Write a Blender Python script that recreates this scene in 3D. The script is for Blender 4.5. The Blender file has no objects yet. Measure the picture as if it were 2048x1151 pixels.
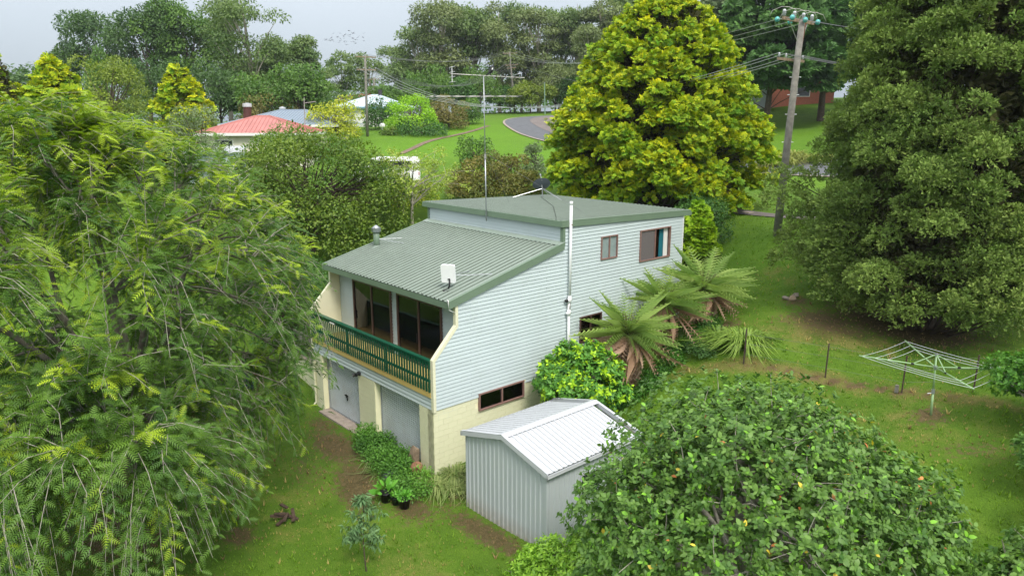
import bpy, math, random
import numpy as np
from mathutils import Vector, Matrix

random.seed(7)
scene = bpy.context.scene
COL = scene.collection
R = math.radians

# ------------------------------------------------------------------ camera
YAW, PITCH = R(48.479), R(13.083)
CAM = np.array([18.898, -13.212, 11.869])
cam_data = bpy.data.cameras.new('camera')
cam_data.sensor_fit = 'HORIZONTAL'
cam_data.sensor_width = 36.0
cam_data.lens = 36.0 * 1457.27 / 2048.0
cam_data.clip_start = 0.2
cam_data.clip_end = 4000
cam = bpy.data.objects.new('camera', cam_data)
COL.objects.link(cam)
cam.location = CAM
cam.rotation_euler = (R(90) - PITCH, 0, YAW)
scene.camera = cam

# ------------------------------------------------------------------ sky and sun (overcast day)
SUN_ELEV, SUN_AZ = R(52), R(-20)          # azimuth measured from +X towards +Y
world = bpy.data.worlds.new('World')
scene.world = world
world.use_nodes = True
wn, wl = world.node_tree.nodes, world.node_tree.links
wn.clear()
w_out = wn.new('ShaderNodeOutputWorld')
w_bg = wn.new('ShaderNodeBackground')
w_sky = wn.new('ShaderNodeTexSky')
w_sky.sky_type = 'NISHITA'
w_sky.sun_disc = False
w_sky.sun_elevation = SUN_ELEV
w_sky.sun_rotation = R(90) - SUN_AZ
w_sky.air_density = 1.0
w_sky.dust_density = 3.0
w_mix = wn.new('ShaderNodeMixRGB')
w_mix.inputs[0].default_value = 0.88
w_geo = wn.new('ShaderNodeTexCoord')
w_sep = wn.new('ShaderNodeSeparateXYZ')
w_ramp = wn.new('ShaderNodeValToRGB')     # cloud deck: a little brighter overhead than at the horizon
w_ramp.color_ramp.elements[0].position = 0.0
w_ramp.color_ramp.elements[0].color = (0.205, 0.242, 0.282, 1)
w_ramp.color_ramp.elements[1].position = 0.75
w_ramp.color_ramp.elements[1].color = (0.96, 0.98, 1.0, 1)
w_noise = wn.new('ShaderNodeTexNoise')
w_noise.inputs['Scale'].default_value = 2.2
w_noise.inputs['Detail'].default_value = 4
w_map = wn.new('ShaderNodeMapRange')
w_map.inputs[1].default_value = 0.3
w_map.inputs[2].default_value = 0.7
w_map.inputs[3].default_value = 8.8
w_map.inputs[4].default_value = 10.2
w_scale = wn.new('ShaderNodeVectorMath')
w_scale.operation = 'SCALE'
wl.new(w_geo.outputs['Generated'], w_sep.inputs[0])
wl.new(w_sep.outputs['Z'], w_ramp.inputs[0])
wl.new(w_geo.outputs['Generated'], w_noise.inputs['Vector'])
wl.new(w_noise.outputs['Fac'], w_map.inputs[0])
wl.new(w_ramp.outputs['Color'], w_scale.inputs[0])
wl.new(w_map.outputs[0], w_scale.inputs['Scale'])
wl.new(w_sky.outputs['Color'], w_mix.inputs[1])
wl.new(w_scale.outputs[0], w_mix.inputs[2])
wl.new(w_mix.outputs['Color'], w_bg.inputs['Color'])
w_bg.inputs['Strength'].default_value = 0.1
wl.new(w_bg.outputs[0], w_out.inputs['Surface'])

sun_data = bpy.data.lights.new('sun', 'SUN')
sun_data.energy = 1.35
sun_data.angle = R(16)
sun_data.color = (1.0, 0.95, 0.86)
sun = bpy.data.objects.new('sun', sun_data)
COL.objects.link(sun)
sun_dir = Vector((math.cos(SUN_ELEV) * math.cos(SUN_AZ), math.cos(SUN_ELEV) * math.sin(SUN_AZ), math.sin(SUN_ELEV)))
sun.rotation_euler = sun_dir.to_track_quat('Z', 'Y').to_euler()

scene.view_settings.view_transform = 'Standard'
scene.view_settings.look = 'None'
scene.view_settings.exposure = 1.15
scene.view_settings.gamma = 1.0
scene.render.engine = 'CYCLES'
scene.cycles.max_bounces = 8
scene.cycles.diffuse_bounces = 5
scene.cycles.transparent_max_bounces = 8
scene.cycles.diffuse_bounces = 5
scene.cycles.use_denoising = True

# ------------------------------------------------------------------ site survey helpers
# The site grid runs along the approach direction: d = metres ahead, r = metres to the right.
FW = np.array([-math.sin(YAW), math.cos(YAW)])
RT = np.array([math.cos(YAW), math.sin(YAW)])
def site(d, r):
    return CAM[:2] + d * FW + r * RT
def at(u, v, d):
    """world point seen at survey bearing (u, v), d metres ahead"""
    cp, sp = math.cos(PITCH), math.sin(PITCH)
    fwd = np.array([FW[0] * cp, FW[1] * cp, -sp]); right = np.array([RT[0], RT[1], 0]); up = np.cross(right, fwd)
    q = fwd + right * (u - 1024) / 1457.27 + up * (575.5 - v) / 1457.27
    return CAM + q * d / (q[:2] @ FW)

# ------------------------------------------------------------------ materials
MATS = {}
def mat(name, color, rough=0.6, var=0.08, scale=3.0, bump=0.0, bscale=40.0, metal=0.0, spec=0.4, stain=None, stain_amt=0.0, stain_scale=1.2, splash=None, per_piece=0.0):
    if name in MATS: return MATS[name]
    m = bpy.data.materials.new(name); m.use_nodes = True
    n, l = m.node_tree.nodes, m.node_tree.links
    b = n['Principled BSDF']
    b.inputs['Roughness'].default_value = rough
    b.inputs['Metallic'].default_value = metal
    b.inputs['Specular IOR Level'].default_value = spec
    tc = n.new('ShaderNodeTexCoord')
    nz = n.new('ShaderNodeTexNoise'); nz.inputs['Scale'].default_value = scale; nz.inputs['Detail'].default_value = 6
    l.new(tc.outputs['Object'], nz.inputs['Vector'])
    rp = n.new('ShaderNodeValToRGB')
    c = np.array(color)
    rp.color_ramp.elements[0].position = 0.3; rp.color_ramp.elements[1].position = 0.7
    rp.color_ramp.elements[0].color = (*np.clip(c * (1 - var), 0, 1), 1)
    rp.color_ramp.elements[1].color = (*np.clip(c * (1 + var), 0, 1), 1)
    l.new(nz.outputs['Fac'], rp.inputs[0])
    out = rp.outputs['Color']
    if stain is not None:
        n2 = n.new('ShaderNodeTexNoise'); n2.inputs['Scale'].default_value = stain_scale; n2.inputs['Detail'].default_value = 8
        n2.inputs['Roughness'].default_value = 0.7
        l.new(tc.outputs['Object'], n2.inputs['Vector'])
        mr = n.new('ShaderNodeMapRange'); mr.inputs[1].default_value = 0.52; mr.inputs[2].default_value = 0.75
        mr.inputs[4].default_value = stain_amt
        l.new(n2.outputs['Fac'], mr.inputs[0])
        mx = n.new('ShaderNodeMixRGB'); mx.inputs[2].default_value = (*stain, 1)
        l.new(mr.outputs[0], mx.inputs[0]); l.new(out, mx.inputs[1]); out = mx.outputs['Color']
    if splash is not None:                                     # soil splashed up from the ground
        sx = n.new('ShaderNodeSeparateXYZ'); l.new(tc.outputs['Object'], sx.inputs[0])
        m1 = n.new('ShaderNodeMapRange'); m1.inputs[1].default_value = splash[0]; m1.inputs[2].default_value = splash[1]; m1.inputs[3].default_value = 1.0; m1.inputs[4].default_value = 0.0
        l.new(sx.outputs['Z'], m1.inputs[0])
        n4 = n.new('ShaderNodeTexNoise'); n4.inputs['Scale'].default_value = 5; n4.inputs['Detail'].default_value = 6; l.new(tc.outputs['Object'], n4.inputs['Vector'])
        mm = n.new('ShaderNodeMath'); mm.operation = 'MULTIPLY'; l.new(m1.outputs[0], mm.inputs[0]); l.new(n4.outputs['Fac'], mm.inputs[1])
        m3 = n.new('ShaderNodeMixRGB'); m3.inputs[2].default_value = (.27, .18, .10, 1); l.new(mm.outputs[0], m3.inputs[0]); l.new(out, m3.inputs[1]); out = m3.outputs['Color']
    if per_piece > 0:                                          # boards weathered one by one
        oi = n.new('ShaderNodeObjectInfo'); hv = n.new('ShaderNodeHueSaturation'); m4 = n.new('ShaderNodeMapRange')
        m4.inputs[3].default_value = 1 - per_piece; m4.inputs[4].default_value = 1 + per_piece
        l.new(oi.outputs['Random'], m4.inputs[0]); l.new(m4.outputs[0], hv.inputs['Value']); l.new(out, hv.inputs['Color']); out = hv.outputs['Color']
    l.new(out, b.inputs['Base Color'])
    if bump > 0:
        n3 = n.new('ShaderNodeTexNoise'); n3.inputs['Scale'].default_value = bscale; n3.inputs['Detail'].default_value = 4
        l.new(tc.outputs['Object'], n3.inputs['Vector'])
        bp = n.new('ShaderNodeBump'); bp.inputs['Strength'].default_value = bump; bp.inputs['Distance'].default_value = 0.02
        l.new(n3.outputs['Fac'], bp.inputs['Height']); l.new(bp.outputs[0], b.inputs['Normal'])
    MATS[name] = m
    return m

def leaf_mat(name, rough=0.5, trans=0.3, spec=0.35):
    m = bpy.data.materials.new(name); m.use_nodes = True
    n, l = m.node_tree.nodes, m.node_tree.links
    b = n['Principled BSDF']
    at_ = n.new('ShaderNodeAttribute'); at_.attribute_name = 'col'
    l.new(at_.outputs['Color'], b.inputs['Base Color'])
    b.inputs['Roughness'].default_value = rough
    b.inputs['Specular IOR Level'].default_value = spec
    t = n.new('ShaderNodeBsdfTranslucent')
    hs = n.new('ShaderNodeHueSaturation'); hs.inputs['Saturation'].default_value = 1.1; hs.inputs['Value'].default_value = 1.3
    l.new(at_.outputs['Color'], hs.inputs['Color']); l.new(hs.outputs[0], t.inputs['Color'])
    mx = n.new('ShaderNodeMixShader'); mx.inputs[0].default_value = trans
    l.new(b.outputs[0], mx.inputs[1]); l.new(t.outputs[0], mx.inputs[2])
    l.new(mx.outputs[0], n['Material Output'].inputs['Surface'])
    return m
LEAF = leaf_mat('leaf')
LEAF_GLOSSY = leaf_mat('glossy_leaf', 0.45, 0.2, 0.3)
NEEDLE = leaf_mat('needle', 0.65, 0.15, 0.2)
GRASSM = leaf_mat('grass_blade', 0.6, 0.35, 0.2)

def glass_mat(name, tint=(0.8, 0.85, 0.88), rough=0.02, alpha=0.25):
    """window pane: mostly see-through with a real reflection"""
    m = bpy.data.materials.new(name); m.use_nodes = True
    n, l = m.node_tree.nodes, m.node_tree.links
    n.remove(n['Principled BSDF'])
    g = n.new('ShaderNodeBsdfGlossy'); g.inputs['Roughness'].default_value = rough
    t = n.new('ShaderNodeBsdfTransparent'); t.inputs['Color'].default_value = (*tint, 1)
    f = n.new('ShaderNodeFresnel'); f.inputs['IOR'].default_value = 1.5
    a = n.new('ShaderNodeMath'); a.operation = 'MULTIPLY_ADD'; a.inputs[1].default_value = 1.0; a.inputs[2].default_value = 0.0
    l.new(f.outputs[0], a.inputs[0])
    mx = n.new('ShaderNodeMixShader'); l.new(a.outputs[0], mx.inputs[0])
    l.new(t.outputs[0], mx.inputs[1]); l.new(g.outputs[0], mx.inputs[2])
    l.new(mx.outputs[0], n['Material Output'].inputs['Surface'])
    return m
GLASS = glass_mat('window_glass', (0.78, 0.81, 0.82))

M_BOARD = mat('pale_blue_vinyl_cladding', (0.50, 0.575, 0.59), 0.45, 0.025, 0.8, stain=(0.40, 0.46, 0.44), stain_amt=0.4, stain_scale=0.9, per_piece=.035)
M_CREAM = mat('cream_block_paint', (0.73, 0.72, 0.50), 0.65, 0.03, 1.5, 0.25, 90, stain=(0.62, 0.59, 0.38), stain_amt=0.5, stain_scale=1.1, per_piece=.02)
M_CREAMTRIM = mat('cream_trim_paint', (0.72, 0.705, 0.52), 0.5, 0.03)
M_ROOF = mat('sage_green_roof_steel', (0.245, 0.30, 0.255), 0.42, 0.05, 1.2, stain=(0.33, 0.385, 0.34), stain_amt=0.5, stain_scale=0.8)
M_ROOFD = mat('shaded_roof_rib_side', (0.15, 0.185, 0.155), 0.6, 0.1, 3)  # darker copy of the roof steel: rib shade put into the colour
M_SHEDD = mat('shaded_shed_rib_side', (0.40, 0.42, 0.44), 0.5, 0.05)  # same painted shade for the shed roof ribs
M_FASCIA = mat('sage_green_fascia', (0.15, 0.215, 0.15), 0.45, 0.05, 1.5)
M_RAIL = mat('dark_green_rail_paint', (0.006, 0.085, 0.045), 0.3, 0.12, 4.0)
M_DECK = mat('yellow_deck_paint', (0.60, 0.44, 0.15), 0.6, 0.08, 3, stain=(0.35, 0.27, 0.14), stain_amt=0.5, stain_scale=3)
M_DOOR = mat('grey_roller_door_steel', (0.56, 0.61, 0.64), 0.45, 0.03, 1.5, stain=(0.42, 0.40, 0.34), stain_amt=0.4)
M_BROWN = mat('brown_aluminium_frame', (0.10, 0.055, 0.045), 0.4, 0.1)
M_BROWNFADE = mat('faded_brown_frame', (0.24, 0.14, 0.12), 0.5, 0.15, 6)
M_PVC = mat('white_pvc', (0.82, 0.83, 0.84), 0.35, 0.02)
M_WHITE = mat('white_paint', (0.78, 0.78, 0.76), 0.5, 0.03)
M_BLACK = mat('black_plastic', (0.012, 0.012, 0.013), 0.4, 0.1)
M_DARK = mat('dark_interior', (0.045, 0.045, 0.05), 0.8, 0.1)
M_STEEL = mat('galvanised_steel', (0.42, 0.44, 0.46), 0.38, 0.12, 8, metal=0.7)
M_ALU = mat('weathered_aluminium', (0.45, 0.43, 0.41), 0.45, 0.15, 8, metal=0.6)
M_SHEDW = mat('grey_shed_steel', (0.46, 0.50, 0.52), 0.38, 0.03, 1.2, stain=(0.42, 0.42, 0.38), stain_amt=0.3, splash=(-.3, .35))
M_SHEDR = mat('white_shed_steel', (0.50, 0.52, 0.55), 0.34, 0.025, 1.3, stain=(0.46, 0.48, 0.49), stain_amt=0.35)
M_TIMBER = mat('weathered_timber', (0.20, 0.19, 0.165), 0.85, 0.25, 5, 0.4, 60, stain=(0.10, 0.10, 0.08), stain_amt=0.6, stain_scale=2)
M_ARM = mat('weathered_crossarm', (0.24, 0.18, 0.12), 0.85, 0.25, 8, 0.3, 60)
M_BARK = mat('grey_brown_bark', (0.085, 0.062, 0.045), 0.9, 0.35, 6, 0.6, 30)
M_PALEBARK = mat('pale_lichen_bark', (0.34, 0.31, 0.26), 0.9, 0.35, 9, 0.5, 50, stain=(0.46, 0.48, 0.39), stain_amt=0.8, stain_scale=5)
M_GUM = mat('pale_gum_bark', (0.36, 0.32, 0.27), 0.8, 0.25, 2, 0.2, 10)
M_CONC = mat('old_concrete', (0.30, 0.25, 0.21), 0.9, 0.2, 5, 0.3, 60)
M_ASPH = mat('asphalt', (0.105, 0.11, 0.12), 0.85, 0.15, 1.5, 0.2, 60, stain=(0.075, 0.078, 0.085), stain_amt=0.5, stain_scale=0.3)
M_ASPH2 = mat('worn_asphalt', (0.16, 0.135, 0.125), 0.9, 0.18, 1.0, 0.2, 60)
M_PATH = mat('footpath_asphalt', (0.145, 0.125, 0.115), 0.9, 0.15, 2, 0.2, 60)
M_DIRT = mat('worn_earth', (0.165, 0.12, 0.08), 0.95, 0.3, 2.5, 0.4, 30)
M_INSUL = mat('aqua_glass_insulator', (0.10, 0.42, 0.40), 0.15, 0.1)
M_PORC = mat('grey_porcelain', (0.55, 0.57, 0.60), 0.25, 0.05)
M_HOIST = mat('pale_green_enamel', (0.27, 0.42, 0.21), 0.4, 0.1, 8)
M_POST = mat('rusty_star_post', (0.075, 0.05, 0.04), 0.85, 0.3, 10)
M_WIRE = mat('line_wire', (0.16, 0.165, 0.17), 0.5, 0.05)
M_WIREL = mat('pale_line_wire', (0.34, 0.36, 0.35), 0.45, 0.05)
M_TERRA = mat('terracotta', (0.26, 0.13, 0.075), 0.85, 0.2, 8)
M_ROCK = mat('brown_rock', (0.19, 0.14, 0.095), 0.9, 0.3, 6, 0.6, 20)

# ------------------------------------------------------------------ object helpers
def link(o):
    COL.objects.link(o); return o
def tag(o, label=None, cat=None, group=None, kind=None):
    if label: o['label'] = label
    if cat: o['category'] = cat
    if group: o['group'] = group
    if kind: o['kind'] = kind
    return o
def thing(name, label, cat, loc=(0, 0, 0), rz=0.0, group=None):
    o = link(bpy.data.objects.new(name, None))
    o.empty_display_size = 0.2
    o.location = tuple(float(a) for a in loc); o.rotation_euler = (0, 0, rz)
    return tag(o, label, cat, group)
def attach(o, parent, local=False):
    """parent o; world-built meshes stay where they were built unless local"""
    if parent is None: return o
    o.parent = parent
    if not local and parent.type == 'EMPTY':
        o.matrix_parent_inverse = (Matrix.Translation(parent.location) @ parent.rotation_euler.to_matrix().to_4x4()).inverted()
    return o
def copy_tree(o, parent=None):
    c = o.copy(); link(c)
    if parent is not None:
        c.parent = parent; c.matrix_parent_inverse = o.matrix_parent_inverse.copy()
    for ch in [x for x in bpy.data.objects if x.parent == o]:
        copy_tree(ch, c)
    return c

class MB:
    def __init__(s): s.v = []; s.f = []
    def poly(s, pts):
        b = len(s.v); s.v += [tuple(map(float, p)) for p in pts]; s.f.append(tuple(range(b, b + len(pts)))); return s
    def hexa(s, p):
        """8 corners: bottom loop 0-3 (ccw from above), top loop 4-7"""
        b = len(s.v); s.v += [tuple(map(float, q)) for q in p]
        for f in ((3, 2, 1, 0), (4, 5, 6, 7), (0, 1, 5, 4), (1, 2, 6, 5), (2, 3, 7, 6), (3, 0, 4, 7)):
            s.f.append(tuple(b + i for i in f))
        return s
    def box(s, x0, x1, y0, y1, z0, z1):
        return s.hexa([(x0, y0, z0), (x1, y0, z0), (x1, y1, z0), (x0, y1, z0), (x0, y0, z1), (x1, y0, z1), (x1, y1, z1), (x0, y1, z1)])
    def bar(s, a, b, w, h, up=(0, 0, 1)):
        a, b = Vector(a), Vector(b); d = (b - a).normalized(); u = Vector(up)
        r = d.cross(u)
        if r.length < 1e-4: r = d.cross(Vector((1, 0, 0)))
        r.normalize(); u = r.cross(d); r = r * w / 2; u = u * h / 2
        return s.hexa([a - r - u, a + r - u, b + r - u, b - r - u, a - r + u, a + r + u, b + r + u, b - r + u])
    def prism(s, pts, off):
        """extrude a planar polygon by a vector"""
        b = len(s.v); n = len(pts); off = Vector(off)
        s.v += [tuple(map(float, p)) for p in pts] + [tuple(Vector(p) + off) for p in pts]
        s.f.append(tuple(range(b + n - 1, b - 1, -1))); s.f.append(tuple(range(b + n, b + 2 * n)))
        for i in range(n):
            j = (i + 1) % n; s.f.append((b + i, b + j, b + n + j, b + n + i))
        return s
    def tube(s, pts, rad, n=8, cap=True):
        pts = [Vector(p) for p in pts]
        if not hasattr(rad, '__len__'): rad = [rad] * len(pts)
        b = len(s.v); ref = None
        for i, p in enumerate(pts):
            d = (pts[min(i + 1, len(pts) - 1)] - pts[max(i - 1, 0)])
            d = d.normalized() if d.length > 1e-9 else Vector((0, 0, 1))
            if ref is None:
                ref = d.cross(Vector((0, 0, 1)))
                if ref.length < 1e-3: ref = Vector((1, 0, 0))
            ref = ref - d * ref.dot(d)
            if ref.length < 1e-6: ref = d.orthogonal()
            ref.normalize(); q = d.cross(ref)
            for k in range(n):
                a = 2 * math.pi * k / n
                s.v.append(tuple(p + (ref * math.cos(a) + q * math.sin(a)) * rad[i]))
        for i in range(len(pts) - 1):
            for k in range(n):
                k2 = (k + 1) % n
                s.f.append((b + i * n + k, b + i * n + k2, b + (i + 1) * n + k2, b + (i + 1) * n + k))
        if cap and n > 2:
            s.f.append(tuple(b + k for k in range(n - 1, -1, -1)))
            e = b + (len(pts) - 1) * n; s.f.append(tuple(e + k for k in range(n)))
        return s
    def lathe(s, c, prof, n=12):
        b = len(s.v); c = Vector(c)
        for r, z in prof:
            for k in range(n):
                a = 2 * math.pi * k / n; s.v.append((c.x + r * math.cos(a), c.y + r * math.sin(a), c.z + z))
        for i in range(len(prof) - 1):
            for k in range(n):
                k2 = (k + 1) % n; s.f.append((b + i * n + k, b + i * n + k2, b + (i + 1) * n + k2, b + (i + 1) * n + k))
        return s
    def mesh(s, name):
        m = bpy.data.meshes.new(name); m.from_pydata(s.v, [], s.f); m.update(); return m
    def build(s, name, material, parent=None, smooth=False, local=False):
        m = s.mesh(name); m.materials.append(material)
        if smooth: m.polygons.foreach_set('use_smooth', [True] * len(m.polygons))
        return attach(link(bpy.data.objects.new(name, m)), parent, local)

def np_mesh(name, V, F, material, parent=None, col=None, smooth=False, local=False):
    V = np.ascontiguousarray(V, np.float32); F = np.ascontiguousarray(F, np.int32)
    m = bpy.data.meshes.new(name); k = F.shape[1]
    m.vertices.add(len(V)); m.vertices.foreach_set('co', V.ravel())
    m.loops.add(F.size); m.loops.foreach_set('vertex_index', F.ravel())
    m.polygons.add(len(F)); m.polygons.foreach_set('loop_start', np.arange(0, F.size, k, dtype=np.int32))
    m.polygons.foreach_set('loop_total', np.full(len(F), k, np.int32))
    if smooth: m.polygons.foreach_set('use_smooth', np.ones(len(F), bool))
    m.update(calc_edges=True)
    if col is not None:
        a = m.color_attributes.new('col', 'FLOAT_COLOR', 'POINT')
        c = np.ones((len(V), 4), np.float32); c[:, :3] = np.clip(col, 0, 1); a.data.foreach_set('color', c.ravel())
    m.materials.append(material)
    return attach(link(bpy.data.objects.new(name, m)), parent, local)

def unit(a):
    return a / np.maximum(np.linalg.norm(a, axis=-1, keepdims=True), 1e-9)
LEAF_TONE = 1.95
def scatter(T, TF, P, D, U, S, c0=None, c1=None, w=None):
    """place template T (Y = forward, Z = face normal) at P along D, normal near U"""
    D = unit(D); X = unit(np.cross(D, U)); Z = np.cross(X, D)
    S = np.broadcast_to(np.asarray(S, float), (len(P),))[:, None, None]
    V = P[:, None, :] + S * (T[None, :, 0:1] * X[:, None, :] + T[None, :, 1:2] * D[:, None, :] + T[None, :, 2:3] * Z[:, None, :])
    n, k = len(P), len(T)
    F = (TF[None] + (np.arange(n) * k)[:, None, None]).reshape(-1, TF.shape[1])
    C = None
    if c0 is not None: c0 = c0 * LEAF_TONE
    if c1 is not None: c1 = c1 * LEAF_TONE
    if c0 is not None:
        if c1 is None: C = np.repeat(c0, k, 0)
        else:
            ww = np.asarray(w)[None, :, None]; C = (c0[:, None, :] * (1 - ww) + c1[:, None, :] * ww).reshape(-1, 3)
    return V.reshape(-1, 3), F, C
class Acc:
    def __init__(s): s.V = []; s.F = []; s.C = []; s.n = 0
    def add(s, V, F, C):
        s.V.append(V); s.F.append(F + s.n); s.C.append(C); s.n += len(V)
    def build(s, name, material, parent, local=False):
        return np_mesh(name, np.concatenate(s.V), np.concatenate(s.F), material, parent, np.concatenate(s.C), local=local)
def mixc(rng, a, b, n, bias=1.0, jit=0.12):
    t = rng.random((n, 1)) ** bias
    return (np.array(a) * (1 - t) + np.array(b) * t) * (1 + jit * (rng.random((n, 1)) * 2 - 1))

# leaf templates ----------------------------------------------------
T_LEAF = np.array([(0, 0, 0), (-.27, .42, .07), (0, 1, -.04), (.27, .42, .07)]); F_LEAF = np.array([(0, 2, 1), (0, 3, 2)])
T_OVAL = np.array([(0, 0, 0), (-.25, .25, .06), (-.25, .65, .05), (0, 1, -.06), (.25, .65, .05), (.25, .25, .06), (0, .45, -.01)])
T_OVAL = T_OVAL[:6]; F_OVAL = np.array([(0, 5, 1), (1, 5, 2), (2, 5, 4), (2, 4, 3)])
def fan(angles, lens, wid, droop, lift=0.0):
    V, F, W = [], [], []
    for a, L in zip(angles, lens):
        s, c = math.sin(a), math.cos(a); b = len(V)
        for (t, x) in ((0, 0), (.5, -wid), (1, 0), (.5, wid)):
            V.append((s * t * L + c * x, c * t * L - s * x, lift * math.sin(t * 2.5) - droop * t * t + abs(x) * .3)); W.append(t)
        F += [(b, b + 2, b + 1), (b, b + 3, b + 2)]
    return np.array(V), np.array(F), np.array(W)
def fan3(angles, lens, wid, droop, lift=0.0):
    V, F, W = [], [], []
    for a, L in zip(angles, lens):
        s, c = math.sin(a), math.cos(a); b = len(V)
        for (t, x) in ((0, 0), (1, -wid), (.9, wid)):
            V.append((s * t * L + c * x, c * t * L - s * x, lift * math.sin(t * 2.5) - droop * t * t)); W.append(t)
        F.append((b, b + 2, b + 1))
    return np.array(V), np.array(F), np.array(W)
T_SPRAY, F_SPRAY, W_SPRAY = fan3([-1.0, -.5, 0, .5, 1.0], [.65, .9, 1, .9, .65], .17, .42, .14)
T_ROS, F_ROS, W_ROS = fan([i * 2 * math.pi / 7 for i in range(7)], [1] * 7, .15, .15, .3)
def tuft(seed, k=9):
    g = np.random.default_rng(seed); V, F, W = [], [], []
    for i in range(k):
        a = g.uniform(0, 6.283); e = g.uniform(.25, 1.5); L = g.uniform(.7, 1.1)
        d = np.array([math.cos(a) * math.cos(e), math.sin(e), math.sin(a) * math.cos(e)])
        s = unit(np.cross(d, g.normal(size=3)))
        b = len(V)
        V += [d * .05, d * L - s * .17, d * L * .92 + s * .17]; W += [0, 1, 1]
        F.append((b, b + 2, b + 1))
    return np.array(V), np.array(F), np.array(W)
T_TUFT, F_TUFT, W_TUFT = tuft(3)
def frond_template(n=8, pl=.30, pw=.055, droop=.35, hang=.12, taper=1.0):
    """pinnate leaf of unit length: midrib plus n pairs of narrow leaflets"""
    V, F, W = [], [], []
    def mid(t): return np.array([0, t * (1 - .12 * droop * t), -droop * t * t])
    for i in range(n):
        t = (i + .6) / n; m = mid(t)
        L = pl * (math.sin(math.pi * min(1, (t * .86 + .14))) ** .7) * taper + .03
        for s in (-1, 1):
            b = len(V); dirv = np.array([s * .86, .5, -hang]); dirv /= np.linalg.norm(dirv)
            side = np.array([-s * dirv[1], s * dirv[0], 0]) * s
            V += [m - side * pw * .5, m + dirv * L + np.array([0, 0, -hang * L * .8]), m + side * pw * .5]
            W += [t] * 3; F.append((b, b + 1, b + 2))
    b = len(V); V += [mid(0) + [-.012, 0, 0], mid(.5), mid(1.0), mid(0) + [.012, 0, 0]]; W += [0, .5, 1, 0]
    F += [(b, b + 1, b + 3), (b + 1, b + 2, b + 3)]
    return np.array(V), np.array(F), np.array(W)
T_FROND, F_FROND, W_FROND = frond_template(6, .34, .105, .45, .15)

# ------------------------------------------------------------------ terrain
_CP = [(-20, 0, -1.2), (-20, -40, -1), (-20, 40, 2.5), (0, 0, -.8), (8, -8, -.6), (8, 0, -.5), (8, 8, .6), (14, -14, -.4), (14, -6, -.5), (14, 0, -.4), (13.5, 5, .1), (14, 12, 2.3),
       (18, -4, -.4), (18.4, 1, -.15), (21.3, -1.5, -.3), (22.9, -2.6, -.05), (29.4, -8.4, -.15), (26, -5.5, -.08), (27, -14, -.1), (30, -12, -.1), (26, -20, -.1), (35, -14, 1.2),
       (38.4, 1.7, 4.0), (21, 3.6, .5), (25.7, 2.3, .75), (28.2, 3.4, 1.4), (31.9, 7.5, 3.0), (27.0, 4.4, 1.45), (26.6, 6.2, 2.3), (25, 8.35, 3.35), (23.5, 10.7, 3.25), (22, 12.5, 3.3),
       (21, 14.1, 3.6), (20.5, 12.6, 3.17), (27.5, 16.2, 3.9), (29.5, 11.8, 4.6), (29.5, 8.7, 3.6), (36, 13.2, 6.25), (44, 12.6, 6.62), (42, 15.1, 6.4), (34, 22, 5.2),
       (22, 22, 4.2), (30, 30, 5.2), (45, 35, 6.8), (60, 20, 7.4), (60, 2, 7.7), (55, -10, 7.3), (50, -25, 6.3), (45, -12, 4.8), (40, -25, 2.8), (68, -25, 7.3),
       (66, 24, 8.5), (75, -8, 8.75), (75, 10, 8.9), (85, -17, 9.75), (84, 4.2, 9.25), (95, 1, 10.05), (108, -1, 11.4), (125, -1, 12.3), (125, 9, 12.5), (85, 30, 11),
       (100, 38, 13.8), (100, 70, 14), (110, 8, 12.0), (120, -30, 11.5), (140, 0, 12.95), (140, -60, 11), (100, -60, 9.5), (70, -60, 7.5), (40, -50, 2), (20, -40, 0),
       (200, 0, 12), (200, -120, 9), (200, 120, 13), (60, 60, 9), (30, 60, 6), (450, 0, 3), (450, 400, 4), (450, -400, 2), (100, -300, 3), (100, 300, 10), (-60, -200, -2), (-60, 200, 4)]
_cp = np.array(_CP, float)
def _phi(r2): return np.where(r2 > 0, r2 * np.log(np.maximum(r2, 1e-12)) * .5, 0)
def _tps():
    X = _cp[:, :2]; n = len(X)
    K = _phi(((X[:, None] - X[None]) ** 2).sum(-1)) + np.eye(n) * 2.0
    P = np.hstack([np.ones((n, 1)), X]); A = np.zeros((n + 3, n + 3)); A[:n, :n] = K; A[:n, n:] = P; A[n:, :n] = P.T
    return np.linalg.solve(A, np.concatenate([_cp[:, 2], np.zeros(3)]))
_W = _tps()
def height(x, y):
    p = np.stack([np.ravel(x), np.ravel(y)], -1).astype(float) - CAM[:2]
    q = np.stack([np.clip(p @ FW, -70, 480), np.clip(p @ RT, -420, 420)], -1)
    out = np.zeros(len(q))
    for i in range(0, len(q), 20000):
        b = q[i:i + 20000]; K = _phi(((b[:, None] - _cp[None, :, :2]) ** 2).sum(-1))
        out[i:i + 20000] = K @ _W[:-3] + _W[-3] + b @ _W[-2:]
    return out
def gz(x, y): return float(height(np.array([x]), np.array([y]))[0])
def ground_at(u, d):
    """foot of something seen on bearing u at distance d: iterate on terrain height"""
    z = 3.0
    for _ in range(8):
        cd = d * math.cos(PITCH) + (CAM[2] - z) * math.sin(PITCH)
        x, y = site(d, (u - 1024) / 1457.27 * cd); z = gz(x, y)
    return np.array([x, y, z])

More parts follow.
